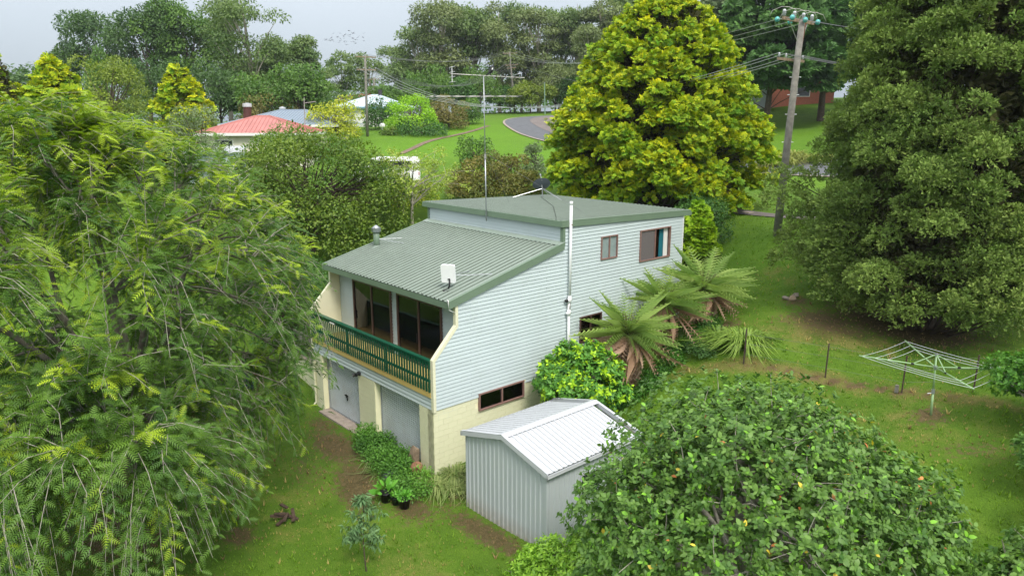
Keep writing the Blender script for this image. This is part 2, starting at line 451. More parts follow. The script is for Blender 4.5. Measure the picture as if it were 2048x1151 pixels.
def axis(vals):
    out = []
    for a, b, s in vals: out += list(np.arange(a, b, s))
    return np.array(out + [vals[-1][1]])
def make_ground():
    da = axis([(-60, 0, 10), (0, 12, 1.5), (12, 46, .4), (46, 130, 1.0), (130, 480, 14)])
    ra = axis([(-420, -80, 20), (-80, -24, 2), (-24, 24, .4), (24, 80, 2), (80, 420, 20)])
    D, RR = np.meshgrid(da, ra, indexing='ij')
    XY = CAM[:2] + D.ravel()[:, None] * FW + RR.ravel()[:, None] * RT
    Z = height(XY[:, 0], XY[:, 1])
    V = np.column_stack([XY, Z]); nr = len(ra)
    i, j = np.meshgrid(np.arange(len(da) - 1), np.arange(nr - 1), indexing='ij')
    a = (i * nr + j).ravel(); F = np.column_stack([a, a + 1, a + nr + 1, a + nr])
    # worn earth (red), dry grass (green), deep lush grass (blue), as patches with their own shapes
    g = np.random.default_rng(5)
    c = np.zeros((len(V), 3))
    def blob(x, y, rx, ry, ch, amt, ang=0.0):
        dx, dy = XY[:, 0] - x, XY[:, 1] - y; ca, sa = math.cos(ang), math.sin(ang)
        q = ((dx * ca + dy * sa) / rx) ** 2 + ((-dx * sa + dy * ca) / ry) ** 2
        c[:, ch] = np.maximum(c[:, ch], amt * np.exp(-q * 1.3))
    for x, y, rx, ry, ch, amt, ang in DIRT: blob(x, y, rx, ry, ch, amt, ang)
    o = np_mesh('ground', V, F, ground_material(), None, c, smooth=True)
    return tag(o, kind='structure')
# (x, y, radius along, radius across, channel, amount, angle)
DIRT = [(-4.6, -1.3, 2.6, .9, 0, .85, -.1), (-1.5, -2.2, 2.4, .9, 0, .9, -.35), (1.0, -1.6, 1.3, .8, 0, .75, 0), (3.6, -.75, 2.6, .5, 0, .95, 0.02), (1.2, .8, .8, 1.6, 0, 1, 0),
        (6.2, -.6, .9, .5, 0, .8, 0), (-6.8, -.7, 1.6, .6, 0, .7, 0), (-3.5, -3.0, 2.5, 1.0, 0, .45, -.3), (-1.3, -6.3, .8, .6, 0, .8, 0), (-8, -6.5, 4.5, 3.5, 0, 1, 0), (-4, -8.5, 3, 2.5, 0, .75, 0), (-12, -4, 3, 4, 0, .9, 0),
        (11.9, 9.8, .7, .7, 0, .8, 0), (8.6, 16.2, 3.4, 2.2, 0, .9, .3), (6.3, 14.2, 2.0, 1.0, 0, .75, .5), (4.8, 15.0, .8, .6, 0, .8, 0), (13.5, 8.6, 2.0, .8, 0, .45, .5), (11, 7.5, 2.0, .8, 0, .35, .4),
        (3.2, 12.4, .9, .8, 0, .7, 0), (1.5, 16.5, 1.5, .8, 0, .35, .6),
        (9, 10.35, 5.5, .28, 0, .8, .24), (6.9, 13.7, 2.8, .8, 0, .62, .3), (7, 9.9, 5, .6, 1, .95, .22), (12, 11.0, 4, .4, 1, .9, .12), (11, 8.5, 5, 3, 1, .4, .3), (7, 13.2, 3.5, 1.6, 1, .75, .3), (4.2, 9.3, 2.2, .4, 1, .8, .2), (8, 6.5, 3, 2, 1, .3, 0), (2.8, 17, 3, 2, 1, .35, .8), (-2, -4.5, 5, 2.5, 1, .35, 0), (3, -3.5, 4, 2, 1, .4, 0),
        (2.9, 8.0, 1.6, 3.2, 2, .3, -.2), (4.5, 5.5, 1.6, 2.5, 2, .25, 0), (2.5, 19, 5, 4, 2, .45, 0)]
DIRT += [(*site(d_, r_), rr_, rr_, 2, am_, 0) for d_, r_, rr_, am_ in ((78, -6, 16, 1), (92, -6, 14, 1), (70, 4, 14, .9), (80, 26, 14, .7), (100, -8, 14, .9), (60, 18, 8, .5))]
def ground_material():
    m = bpy.data.materials.new('lawn_and_earth'); m.use_nodes = True
    n, l = m.node_tree.nodes, m.node_tree.links
    b = n['Principled BSDF']; b.inputs['Roughness'].default_value = 0.9; b.inputs['Specular IOR Level'].default_value = 0.15
    tc = n.new('ShaderNodeTexCoord')
    def noise(s, d=6, r=.6):
        q = n.new('ShaderNodeTexNoise'); q.inputs['Scale'].default_value = s; q.inputs['Detail'].default_value = d; q.inputs['Roughness'].default_value = r
        l.new(tc.outputs['Object'], q.inputs['Vector']); return q.outputs['Fac']
    def ramp(src, stops):
        q = n.new('ShaderNodeValToRGB'); e = q.color_ramp.elements
        while len(e) < len(stops): e.new(.5)
        for k, (p, c_) in enumerate(stops): e[k].position = p; e[k].color = (*c_, 1)
        l.new(src, q.inputs[0]); return q.outputs['Color']
    def mix(f, a, c_):
        q = n.new('ShaderNodeMixRGB')
        (l.new(f, q.inputs[0]) if not isinstance(f, float) else setattr(q.inputs[0], 'default_value', f))
        l.new(a, q.inputs[1]); l.new(c_, q.inputs[2]); return q.outputs['Color']
    def math_(op, a, c_):
        q = n.new('ShaderNodeMath'); q.operation = op
        for i, v in enumerate((a, c_)):
            if isinstance(v, float): q.inputs[i].default_value = v
            else: l.new(v, q.inputs[i])
        return q.outputs[0]
    def smooth(v, lo, hi):
        q = n.new('ShaderNodeMapRange'); q.interpolation_type = 'SMOOTHSTEP'; q.inputs[1].default_value = lo; q.inputs[2].default_value = hi
        l.new(v, q.inputs[0]); return q.outputs[0]
    big, midn, fine, vfine = noise(.16, 3), noise(1.3), noise(7.0), noise(38.0, 3)
    grass = ramp(midn, [(.3, (.050, .106, .011)), (.5, (.082, .158, .015)), (.7, (.138, .215, .028))])
    grass2 = ramp(big, [(.35, (.060, .138, .011)), (.65, (.132, .250, .019))])
    grass = mix(.5, grass, grass2)
    speck = ramp(vfine, [(.3, (.35, .37, .35)), (.7, (1.5, 1.45, 1.4))])
    at_ = n.new('ShaderNodeAttribute'); at_.attribute_name = 'col'
    sp = n.new('ShaderNodeSeparateColor'); l.new(at_.outputs['Color'], sp.inputs[0])
    lush = ramp(fine, [(.3, (.085, .21, .010)), (.7, (.15, .31, .016))])
    col = mix(math_('MULTIPLY', sp.outputs[2], .85), grass, lush)
    dry = ramp(fine, [(.3, (.15, .125, .04)), (.7, (.25, .20, .075))])
    fd = smooth(math_('ADD', sp.outputs[1], math_('MULTIPLY', math_('ADD', math_('MULTIPLY', math_('SUBTRACT', midn, .5), 1.2), math_('MULTIPLY', math_('SUBTRACT', vfine, .5), 1.0)), 1.0)), .28, .7)
    col = mix(math_('MULTIPLY', fd, .72), col, dry)
    earth = ramp(fine, [(.25, (.055, .036, .022)), (.5, (.115, .074, .042)), (.75, (.19, .135, .082))])
    fe = smooth(math_('ADD', sp.outputs[0], math_('MULTIPLY', math_('ADD', math_('MULTIPLY', math_('SUBTRACT', fine, .5), 1.3), math_('MULTIPLY', math_('SUBTRACT', vfine, .5), .9)), 1.0)), .32, .62)
    col = mix(math_('MULTIPLY', fe, .88), col, earth)
    q = n.new('ShaderNodeMixRGB'); q.blend_type = 'MULTIPLY'; q.inputs[0].default_value = .75; l.new(col, q.inputs[1]); l.new(speck, q.inputs[2])
    l.new(q.outputs['Color'], b.inputs['Base Color'])
    bp = n.new('ShaderNodeBump'); bp.inputs['Strength'].default_value = .8; bp.inputs['Distance'].default_value = .06
    l.new(vfine, bp.inputs['Height']); l.new(bp.outputs[0], b.inputs['Normal'])
    return m
ground = make_ground()

def ribbon(name, left, right, material, lift=.05, sub=6, kind='structure', parent=None):
    """strip draped on the terrain between two matching polylines of world xy"""
    def dens(P):
        P = np.array(P, float); out = []
        for i in range(len(P) - 1):
            p0 = P[max(i - 1, 0)]; p1 = P[i]; p2 = P[i + 1]; p3 = P[min(i + 2, len(P) - 1)]
            for t in np.arange(sub) / sub:
                out.append(.5 * ((2 * p1) + (-p0 + p2) * t + (2 * p0 - 5 * p1 + 4 * p2 - p3) * t * t + (-p0 + 3 * p1 - 3 * p2 + p3) * t ** 3))
        return np.array(out + [P[-1]])
    L, Q = dens(left), dens(right); k = 7
    V = np.concatenate([[(L[i] * (1 - t) + Q[i] * t) for t in np.linspace(0, 1, k)] for i in range(len(L))])
    V = np.column_stack([V, height(V[:, 0], V[:, 1]) + lift])
    F = [(i * k + j, i * k + j + 1, (i + 1) * k + j + 1, (i + 1) * k + j) for i in range(len(L) - 1) for j in range(k - 1)]
    o = np_mesh(name, V, np.array(F), material, parent, smooth=True)
    if kind: o['kind'] = kind
    return o
def sites(P): return [site(d, r) for d, r in P]
def offset(P, w):
    P = np.array(P, float); T = np.gradient(P, axis=0); N = unit(np.stack([-T[:, 1], T[:, 0]], -1)); return P + N * w
ROAD = np.array(sites([(40, 60), (50, 40), (57, 25.5), (64, 16.5), (74, 8.5), (84, 4.2), (95, .9), (106, -1.0), (114, .3), (119, 5), (121, 12), (122, 24), (123, 45)]))
ribbon('road', ROAD, offset(ROAD, -8.0), M_ASPH, .07)
ribbon('worn_road_patch', offset(ROAD, -3.6)[4:], offset(ROAD, -8.0)[4:], M_ASPH2, .10)
ribbon('road_edge', offset(ROAD, .30), offset(ROAD, 0.0), M_CONC, .10)
PATH = np.array(sites([(45.5, 9.5), (44, 12.6), (42.3, 15.4), (41, 19), (40, 24), (38, 34)]))
ribbon('footpath', PATH, offset(PATH, -1.5), M_PATH, .05)
TRACK = np.array(sites([(72, -11.2), (76, -10.6), (83, -9.5), (92, -6.8), (103, -3.6)]))
ribbon('worn_track', TRACK, offset(TRACK, -.7), M_DIRT, .05)
# ------------------------------------------------------------------ main house
HOUSE_W, HOUSE_D = 8.70, 13.54
C0, CH = 2.30, 0.133                    # bottom of the cladding, board exposure
house = thing('house', 'two storey house with pale blue weatherboards, green metal roofs and cream garage base', 'house', (-4.3, 6.7, 0))
def board_x(name, parent, x, ya0, ya1, yb0, yb1, z0, z1):
    """lapped board on a wall facing +X; ya at bottom/top of the near end, yb far end"""
    m = MB(); t, b = .008, .038
    m.hexa([(x, ya0, z0), (x + b, ya0, z0), (x + b, yb0, z0), (x, yb0, z0), (x, ya1, z1 + .012), (x + t, ya1, z1 + .012), (x + t, yb1, z1 + .012), (x, yb1, z1 + .012)])
    return m.build(name, M_BOARD, parent)
def board_y(name, parent, y, x0, x1, z0, z1):
    """lapped board on a wall facing -Y"""
    m = MB(); t, b = .008, .038
    m.hexa([(x0, y - b, z0), (x1, y - b, z0), (x1, y, z0), (x0, y, z0), (x0, y - t, z1 + .012), (x1, y - t, z1 + .012), (x1, y, z1 + .012), (x0, y, z1 + .012)])
    return m.build(name, M_BOARD, parent)
def yl(z):
    if z <= 4.06: return 0.09
    if z <= 5.09: return .09 + (z - 4.06) / 1.03 * .98
    return min(6.11, max(1.07, .8 + (z - 5.83) / .256))
WIN = [(8.16, 9.14, 31, 38), (10.57, 12.64, 28, 38), (7.03, 8.3, 7, 15), (1.92, 4.07, -4, 1)]
side = MB().box(-.10, -.002, .2, 1.0, 1.9, 2.28).build('side_wall', M_BOARD, house)
k = 0
while C0 + k * CH < 7.88:
    z0, z1 = C0 + k * CH, C0 + (k + 1) * CH
    a0, a1 = yl(z0), yl(z1); cuts = sorted([w for w in WIN if w[2] <= k < w[3]])
    segs, cur0, cur1 = [], a0, a1
    for w in cuts:
        segs.append((cur0, cur1, w[0], w[0])); cur0 = cur1 = w[1]
    segs.append((cur0, cur1, HOUSE_D, HOUSE_D))
    for s in segs:
        a0_, a1_, b0_, b1_ = s; cuts_ = [q for q in ((2.9, 6.6, 10.1), (1.6, 5.2, 9.7, 12.9), (4.3, 8.0, 11.7))[k % 3] if max(a0_, a1_) + .3 < q < b0_ - .3]
        ends_ = [(a0_, a1_)] + [(q + .002, q + .002) for q in cuts_]; stops_ = [(q - .002, q - .002) for q in cuts_] + [(b0_, b1_)]
        for e0, e1 in zip(ends_, stops_): board_x('weatherboard', side, 0.0, *e0, *e1, z0, z1)
    k += 1
# far corner stop and cream trim along the balcony fin
MB().box(-.02, .045, HOUSE_D, HOUSE_D + .05, C0, 7.8).build('corner_trim', M_WHITE, house)
trim = MB()
trim.prism([(0.045, -.02, 2.24), (.045, .09, 2.24), (.045, .09, 4.02), (.045, 1.07, 5.05), (.045, 1.07, 5.92), (.045, .96, 5.92), (.045, .96, 5.11), (.045, -.02, 4.08)], (-.14, 0, 0))
trim.build('cream_fin_trim', M_CREAMTRIM, house)
fin = MB()
fin.prism([(-8.70, -.02, 2.30), (-8.70, 1.42, 2.30), (-8.70, 1.42, 5.95), (-8.70, .96, 5.92), (-8.70, .96, 5.11), (-8.70, -.02, 4.08)], (-.12, 0, 0))
fin.build('left_balcony_fin', M_CREAMTRIM, house)
# inside face of the right fin
MB().prism([(-.06, .09, 2.9), (-.06, 1.42, 2.9), (-.06, 1.42, 5.9), (-.06, 1.07, 5.85), (-.06, 1.07, 5.05), (-.06, .09, 4.05)], (.05, 0, 0)).build('fin_lining', M_CREAMTRIM, house)
# hidden walls
MB().prism([(-8.70, 1.43, -.3), (-8.70, HOUSE_D, -.3), (-8.70, HOUSE_D, 7.8), (-8.70, 6.1, 7.9), (-8.70, 6.1, 7.1), (-8.70, 1.43, 5.9)], (-.06, 0, 0)).build('left_wall', M_BOARD, house)
MB().box(-8.70, -.03, HOUSE_D - .1, HOUSE_D, 1.5, 7.8).build('back_wall', M_BOARD, house)
# front wall behind the balcony
YF = 1.42
front = MB().box(-8.69, -.07, YF + .06, YF + .1, 5.46, 5.9).build('front_wall', M_BOARD, house)
DOORS = [(-7.5, -4.6), (-4.18, -1.3)]
k = 0
while 2.92 + k * CH < 5.85:
    z0 = 2.92 + k * CH; z1 = z0 + CH
    if z0 > 5.42: board_y('weatherboard', front, YF, -8.69, -.08, z0, z1)
    else:
        for x0, x1 in ((-8.69, -7.5), (-4.6, -4.18), (-1.3, -.08)): board_y('weatherboard', front, YF, x0, x1, z0, z1)
    k += 1
# strip of boards above the garage doors
strip = MB().box(-8.69, -.02, .03, .3, 2.30, 2.74).build('garage_lintel', M_BOARD, house)
for k in range(3): board_y('weatherboard', strip, .03, -8.69, -.1, 2.305 + k * .145, 2.305 + (k + 1) * .145)
# clerestory
cl = MB().box(-8.69, -.02, 6.115, 6.2, 7.1, 7.96).build('clerestory_wall', M_BOARD, house)
for k in range(5): board_y('weatherboard', cl, 6.11, -8.60, -.1, 7.36 + k * .125, 7.36 + (k + 1) * .125)
MB().box(-.11, .05, 6.03, 6.14, 7.22, 7.96).build('corner_trim', M_FASCIA, house)
MB().box(-8.72, -8.60, 6.05, 6.14, 7.3, 7.96).build('corner_trim', M_FASCIA, house)

# sliding doors and windows
def frame_y(parent, name, x0, x1, z0, z1, y, m, w=.06, mull=(), depth=.09):
    f = MB()
    f.box(x0, x0 + w, y - depth, y + .02, z0, z1).box(x1 - w, x1, y - depth, y + .02, z0, z1)
    f.box(x0 + w, x1 - w, y - depth, y + .02, z1 - w, z1).box(x0 + w, x1 - w, y - depth, y + .02, z0, z0 + w)
    for q in mull: f.box(q - w / 2, q + w / 2, y - depth + .01, y + .015, z0 + w, z1 - w)
    return f.build(name, m, parent)
def frame_x(parent, name, y0, y1, z0, z1, x, m, w=.05, mull=(), depth=.08):
    f = MB()
    f.box(x - .02, x + depth, y0, y0 + w, z0, z1).box(x - .02, x + depth, y1 - w, y1, z0, z1)
    f.box(x - .02, x + depth, y0 + w, y1 - w, z1 - w, z1).box(x - .02, x + depth, y0 + w, y1 - w, z0, z0 + w)
    for q in mull: f.box(x - .015, x + depth - .01, q - w / 2, q + w / 2, z0 + w, z1 - w)
    return f.build(name, m, parent)
def curtain(parent, name, p0, p1, z0, z1, m, folds=7, amp=.05):
    p0, p1 = np.array(p0), np.array(p1); d = p1 - p0; nrm = np.array([-d[1], d[0]]) / np.linalg.norm(d); n = folds * 6
    b = MB()
    pts = [p0 + d * i / n + nrm * amp * math.sin(i / 6 * 2 * math.pi) for i in range(n + 1)]
    pb = [p0 + d * 1.12 * i / n + nrm * amp * 1.4 * math.sin(i / 6 * 2 * math.pi) for i in range(n + 1)]
    for i in range(n):
        b.poly([(*pb[i], z0), (*pb[i + 1], z0), (*pts[i + 1], z1), (*pts[i], z1)])
    return b.build(name, m, parent, smooth=True)
M_CURT = mat('white_curtain', (0.72, 0.72, 0.70), .9, .03)
M_CURTB = mat('blue_curtain', (0.24, 0.32, 0.46), .9, .06)
M_TEAL = mat('teal_curtain', (0.015, 0.17, 0.21), .85, .1)
for i, (x0, x1) in enumerate(DOORS):
    mid = (x0 + x1) / 2
    d = frame_y(house, 'sliding_door', x0, x1, 2.92, 5.43, YF - .01, M_BROWN, .07, (mid,))
    for a, b in ((x0 + .07, mid - .035), (mid + .035, x1 - .07)):
        MB().box(a, b, YF - .05, YF - .045, 2.99, 5.36).build('pane', GLASS, d)
    MB().box(mid - .10 if i else x0 + .09, mid - .07 if i else x0 + .12, YF - .12, YF - .09, 3.75, 4.1).build('handle', M_BLACK, d)
    if i == 0: curtain(d, 'curtain', (x0 + .1, YF + .2), (x0 + .75, YF + .22), 2.95, 5.35, M_CURT, 6)
    else: curtain(d, 'curtain', (x0 + .12, YF + .2), (x0 + .62, YF + .22), 2.95, 5.35, M_CURTB, 5)
# interior seen through the glass
M_INWALL = mat('interior_wall', (0.30, 0.31, 0.28), .9, .03)
M_CARPET = mat('brown_carpet', (0.17, 0.12, 0.075), .95, .1, 10)
MB().box(-8.69, -.04, 1.5, HOUSE_D - .1, 2.80, 2.90).build('floor', M_CARPET, house)
MB().box(-8.69, -.04, 5.9, 6.0, 2.9, 7.1).build('partition', M_INWALL, house)
MB().box(-8.69, -.04, 6.22, HOUSE_D - .1, 5.15, 5.25).build('floor', M_CARPET, house)
MB().box(-3.1, -3.0, 6.26, HOUSE_D - .1, 5.25, 7.7).build('partition', M_INWALL, house)
MB().box(-3.0, -.04, 9.8, 9.88, 5.25, 7.7).build('partition', M_INWALL, house)
# upper bathroom window with frosted glass
M_FROST = mat('frosted_glass', (0.25, 0.31, 0.31), .25, .12, 3, spec=.6)
w1 = frame_x(house, 'window', 8.16, 9.14, C0 + 31 * CH, C0 + 38 * CH, 0.0, M_BROWNFADE, .045, (8.66,))
for a, b in ((8.205, 8.64), (8.68, 9.095)): MB().box(.01, .016, a, b, C0 + 31 * CH + .045, C0 + 38 * CH - .045).build('pane', M_FROST, w1)
# bedroom window, right sash slid open
w2 = frame_x(house, 'window', 10.57, 12.64, C0 + 28 * CH, C0 + 38 * CH, 0.0, M_BROWNFADE, .05, (11.58,))
M_SCREEN = mat('insect_screen', (0.13, 0.115, 0.115), .9, .15, 25)
MB().box(.03, .034, 10.62, 11.555, C0 + 28 * CH + .05, C0 + 38 * CH - .05).build('insect_screen', M_SCREEN, w2)
M_WARD = mat('brown_timber_wardrobe', (0.20, 0.075, 0.022), .45, .25, 2.5)
MB().box(-.62, -.35, 11.4, 12.66, 5.3, 7.45).build('wardrobe', M_WARD, w2)
curtain(w2, 'curtain', (-.10, 12.05), (-.12, 12.32), 5.9, 7.32, M_TEAL, 3, .035)
curtain(w2, 'curtain', (-.06, 12.30), (-.07, 12.56), 5.9, 7.34, M_CURT, 3, .03)
M_STICK = mat('pale_blue_sticker', (0.55, 0.68, 0.72), .5, .1)
dsk = MB(); dsk.poly([(-.345, 11.93 + .085 * math.cos(a), 6.62 + .085 * math.sin(a)) for a in np.linspace(0, 2 * math.pi, 20, endpoint=False)]); dsk.build('sticker', M_STICK, w2)
dsk = MB(); dsk.poly([(-.342, 11.94 + .05 * math.cos(a), 6.60 + .035 * math.sin(a)) for a in np.linspace(0, 2 * math.pi, 14, endpoint=False)]); dsk.build('sticker_print', M_BLACK, w2)
# lower side window behind the ferns
w3 = frame_x(house, 'window', 7.03, 8.3, C0 + 7 * CH, C0 + 15 * CH, 0.0, M_BROWN, .05, (7.66,))
MB().box(.01, .016, 7.08, 8.25, C0 + 7 * CH + .05, C0 + 15 * CH - .05).build('pane', GLASS, w3)
# basement window
w4 = frame_x(house, 'window', 1.92, 4.07, 1.78, 2.43, 0.0, M_BROWNFADE, .05, (3.0,))
for a, b in ((1.97, 2.975), (3.025, 4.02)): MB().box(.01, .016, a, b, 1.83, 2.38).build('pane', GLASS, w4)
MB().box(-.02, .03, 4.07, 4.18, 1.7, 2.43).build('window_jamb', M_CREAMTRIM, house)

# cream concrete block base -------------------------------------------------
BW, BH = .40, .20
blk_full = MB().box(-.197, .197, 0, .012, -.097, .097).mesh('concrete_block'); blk_full.materials.append(M_CREAM)
blk_half = MB().box(-.097, .097, 0, .012, -.097, .097).mesh('concrete_block'); blk_half.materials.append(M_CREAM)
M_MORT = mat('cream_painted_mortar', (0.84, 0.81, 0.54), .8, .03)
def blocks(parent, o, d, length, z0, z1, flip=0, hole=None):
    """running-bond blocks on a wall face; o origin xy, d unit direction, outward = d rotated -90"""
    rot = math.atan2(d[1], d[0]); row = 0; z = z1
    while z > z0 + .02:
        zc = z - BH / 2; s = -(BW / 2) if (row + flip) % 2 else 0.0
        while s < length - .02:
            a, b = max(s, 0), min(s + BW, length); c = (a + b) / 2
            if b - a > .1 and not (hole and hole[0] < c < hole[1] and hole[2] < zc < hole[3]):
                ob = link(bpy.data.objects.new('concrete_block', blk_full if b - a > .3 else blk_half))
                ob.location = (o[0] + d[0] * c, o[1] + d[1] * c, zc); ob.rotation_euler = (0, 0, rot + math.pi)
                if .1 < b - a < .19 or .21 < b - a < .39: ob.scale = ((b - a - .006) / ((BW if b - a > .3 else BW / 2) - .006), 1, 1)
                ob.parent = parent
            s += BW
        z -= BH; row += 1
sidebase = MB().box(-.35, -.012, .0, 1.92, -.6, 2.29).box(-.35, -.012, 1.92, 4.07, -.6, 1.77).box(-.35, -.012, 4.07, HOUSE_D, -.2, 2.29).build('side_block_wall', M_MORT, house)
blocks(sidebase, (-.012, 0), (0, 1), 5.2, -.55, 2.30, 0, (1.92, 4.07, 1.75, 2.6))
# blocks run along +Y with their outer face to +X: rotate so the proud side faces out
for ob in [x for x in bpy.data.objects if x.parent == sidebase]: ob.rotation_euler = (0, 0, -math.pi / 2)
for xa, xb in ((-8.70, -7.98), (-5.0, -3.78), (-.85, -.012)):
    p = MB().box(xa, xb, .012, .42, -.5, 2.29).build('block_pier', M_MORT, house)
    blocks(p, (xa, .012), (1, 0), xb - xa, -.45, 2.30, 1)
# roller doors
def roller(x0, x1, zb):
    y = .26; b = MB(); rows = []
    n = int((2.34 - zb) / .08)
    for i in range(n):
        z = zb + i * .08; rows += [(y, z), (y, z + .052), (y + .035, z + .056), (y + .035, z + .076)]
    for (ya, za), (yb, zb2) in zip(rows[:-1], rows[1:]):
        b.poly([(x0, ya, za), (x1, ya, za), (x1, yb, zb2), (x0, yb, zb2)])
    o = b.build('roller_door', M_DOOR, house)
    MB().box(x0, x1, y - .03, y + .02, zb - .05, zb + .06).build('bottom_rail', M_STEEL, o)
    MB().box(x0 - .0, x0 + .04, y - .04, y + .04, zb, 2.3).build('guide', M_STEEL, o); MB().box(x1 - .04, x1, y - .04, y + .04, zb, 2.3).build('guide', M_STEEL, o)
    return o
r1 = roller(-7.97, -5.01, -.12)
MB().box(-6.52, -6.30, .19, .225, .88, .94).lathe((-6.41, .21, .86), [(0, -.03), (.03, -.03), (.03, .1), (0, .1)], 8).build('door_handle', M_BLACK, r1)
MB().box(-6.36, -6.32, .19, .225, .72, .86).build('lock', M_BLACK, r1)
r2 = roller(-3.77, -.86, -.05)
MB().box(-7.97, -5.0, -.28, .5, -.35, -.10).build('door_threshold', M_CONC, house)
MB().box(-8.69, -.02, .42, 6.0, -.4, -.16).build('garage_slab', M_CONC, house)

# balcony -------------------------------------------------------------------
deck = MB().box(-8.69, -.1, .02, YF, 2.80, 2.90).build('balcony_deck', M_DECK, house)
MB().box(-8.69, -.1, -.035, .02, 2.735, 2.915).build('deck_edge_board', M_DECK, deck)
rail = MB().box(-8.72, -.1, -.07, .09, 4.01, 4.06).build('balcony_railing', M_RAIL, house)
MB().box(-8.70, -.1, -.02, .03, 3.88, 4.005).build('upper_rail', M_RAIL, rail)
MB().box(-8.70, -.1, -.025, .025, 3.27, 3.36).build('middle_rail', M_RAIL, rail)
bal = MB().box(-.042, .042, -.052, -.026, 2.93, 4.0).mesh('baluster'); bal.materials.append(M_RAIL)
nb = 53
for i in range(nb):
    o = link(bpy.data.objects.new('baluster', bal)); o.location = (-8.64 + i * 8.48 / (nb - 1), 0, 0); o.parent = rail
for x in (-8.66, -5.8, -2.95, -.15): MB().box(x - .03, x + .03, .031, .08, 2.9, 4.0).build('rail_post', M_RAIL, rail)
MB().box(-6.9, -6.55, -.10, -.075, 3.93, 3.97).build('bracket', M_WHITE, rail)

# roofs ----------------------------------------------------------------------
def rib_sheet(name, ribs, pitch, length, parent, material, origin, xdir, ydir, n_rows=1, h=.058):
    """ribbed steel sheet: ribs side by side along xdir, running along ydir"""
    xdir, ydir = Vector(xdir).normalized(), Vector(ydir).normalized(); nz = xdir.cross(ydir); o = Vector(origin)
    prof = []
    for i in range(ribs):
        b = i * pitch; prof += [(b, 0), (b + pitch * .34, 0), (b + pitch * .42, h), (b + pitch * .60, h), (b + pitch * .68, 0)]
    prof.append((ribs * pitch, 0))
    m = MB(); shaded = []
    for (a, ha), (b, hb) in zip(prof[:-1], prof[1:]):
        if ha != hb: shaded.append(len(m.f))
        m.poly([o + xdir * a + nz * ha, o + xdir * b + nz * hb, o + xdir * b + nz * hb + ydir * length, o + xdir * a + nz * ha + ydir * length])
        m.poly([o + xdir * a + nz * (ha - .004), o + xdir * a + nz * (ha - .004) + ydir * length, o + xdir * b + nz * (hb - .004) + ydir * length, o + xdir * b + nz * (hb - .004)])
        m.poly([o + xdir * a + nz * (ha - .004), o + xdir * b + nz * (hb - .004), o + xdir * b + nz * hb, o + xdir * a + nz * ha])
    ob = m.build(name, material, parent)
    ob.data.materials.append(M_ROOFD if material == M_ROOF else M_SHEDD)     # rib flanks coloured darker, painting in the shade beside each rib
    for i in shaded: ob.data.polygons[i].material_index = 1
    return ob
S1 = .256; yd = Vector((0, 1, S1)).normalized()
lroof = MB().prism([(-8.72, .78, 5.90), (-8.72, 6.1, 5.90 + S1 * 5.32), (.03, 6.1, 5.90 + S1 * 5.32), (.03, .78, 5.90)], (0, 0, -.05)).build('lower_roof', M_FASCIA, house)
pitch = 8.82 / 36
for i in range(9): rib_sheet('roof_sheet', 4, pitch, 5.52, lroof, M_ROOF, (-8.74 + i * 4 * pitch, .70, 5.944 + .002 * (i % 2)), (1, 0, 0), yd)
f = MB(); f.box(-8.74, .07, .70, .73, 5.70, 5.915); f.build('eave_fascia', M_FASCIA, lroof)
f = MB(); f.prism([(.075, .66, 5.72), (.075, 6.06, 5.72 + S1 * 5.4), (.075, 6.06, 5.97 + S1 * 5.4), (.075, .66, 5.97)], (.03, 0, 0))
f.prism([(.0, .66, 5.975), (.105, .66, 5.975), (.105, 6.06, 5.975 + S1 * 5.4), (.0, 6.06, 5.975 + S1 * 5.4)], (0, 0, .012)); f.build('barge_board', M_FASCIA, lroof)
f = MB(); f.prism([(-8.78, .66, 5.74), (-8.78, 6.06, 5.74 + S1 * 5.4), (-8.78, 6.06, 5.97 + S1 * 5.4), (-8.78, .66, 5.97)], (.03, 0, 0)); f.build('barge_board', M_FASCIA, lroof)
f = MB(); f.prism([(-8.74, 6.08, 7.37), (-8.74, 5.78, 7.285), (-8.74, 5.78, 7.30), (-8.74, 6.08, 7.385)], (8.84, 0, 0)); f.build('apron_flashing', M_ROOF, lroof)
S2 = -.029; yd2 = Vector((0, 1, S2)).normalized()
uroof = MB().prism([(-8.88, 5.98, 8.09), (-8.88, 13.95, 8.09 + S2 * 7.97), (.05, 13.95, 8.09 + S2 * 7.97), (.05, 5.98, 8.09)], (0, 0, -.05)).build('upper_roof', M_FASCIA, house)
pitch2 = 8.96 / 40
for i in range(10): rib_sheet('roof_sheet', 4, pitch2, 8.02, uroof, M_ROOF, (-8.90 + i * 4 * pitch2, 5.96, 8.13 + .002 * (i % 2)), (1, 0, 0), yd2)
f = MB(); f.box(-8.93, .09, 5.91, 5.945, 7.94, 8.15).box(-8.93, .09, 5.91, 6.03, 8.151, 8.164); f.build('front_fascia', M_FASCIA, uroof)
f = MB(); f.prism([(.062, 5.95, 7.94), (.062, 14.0, 7.94 + S2 * 8.05), (.062, 14.0, 8.16 + S2 * 8.05), (.062, 5.95, 8.16)], (.03, 0, 0))
f.prism([(-.03, 5.95, 8.168), (.095, 5.95, 8.168), (.095, 14.0, 8.168 + S2 * 8.05), (-.03, 14.0, 8.168 + S2 * 8.05)], (0, 0, .012)); f.build('side_fascia', M_FASCIA, uroof)
f = MB(); f.prism([(-8.93, 5.95, 7.94), (-8.93, 14.0, 7.94 + S2 * 8.05), (-8.93, 14.0, 8.16 + S2 * 8.05), (-8.93, 5.95, 8.16)], (.03, 0, 0)); f.build('side_fascia', M_FASCIA, uroof)
MB().box(-8.9, .06, 14.0, 14.12, 7.72, 7.84).build('rear_gutter', M_FASCIA, uroof)

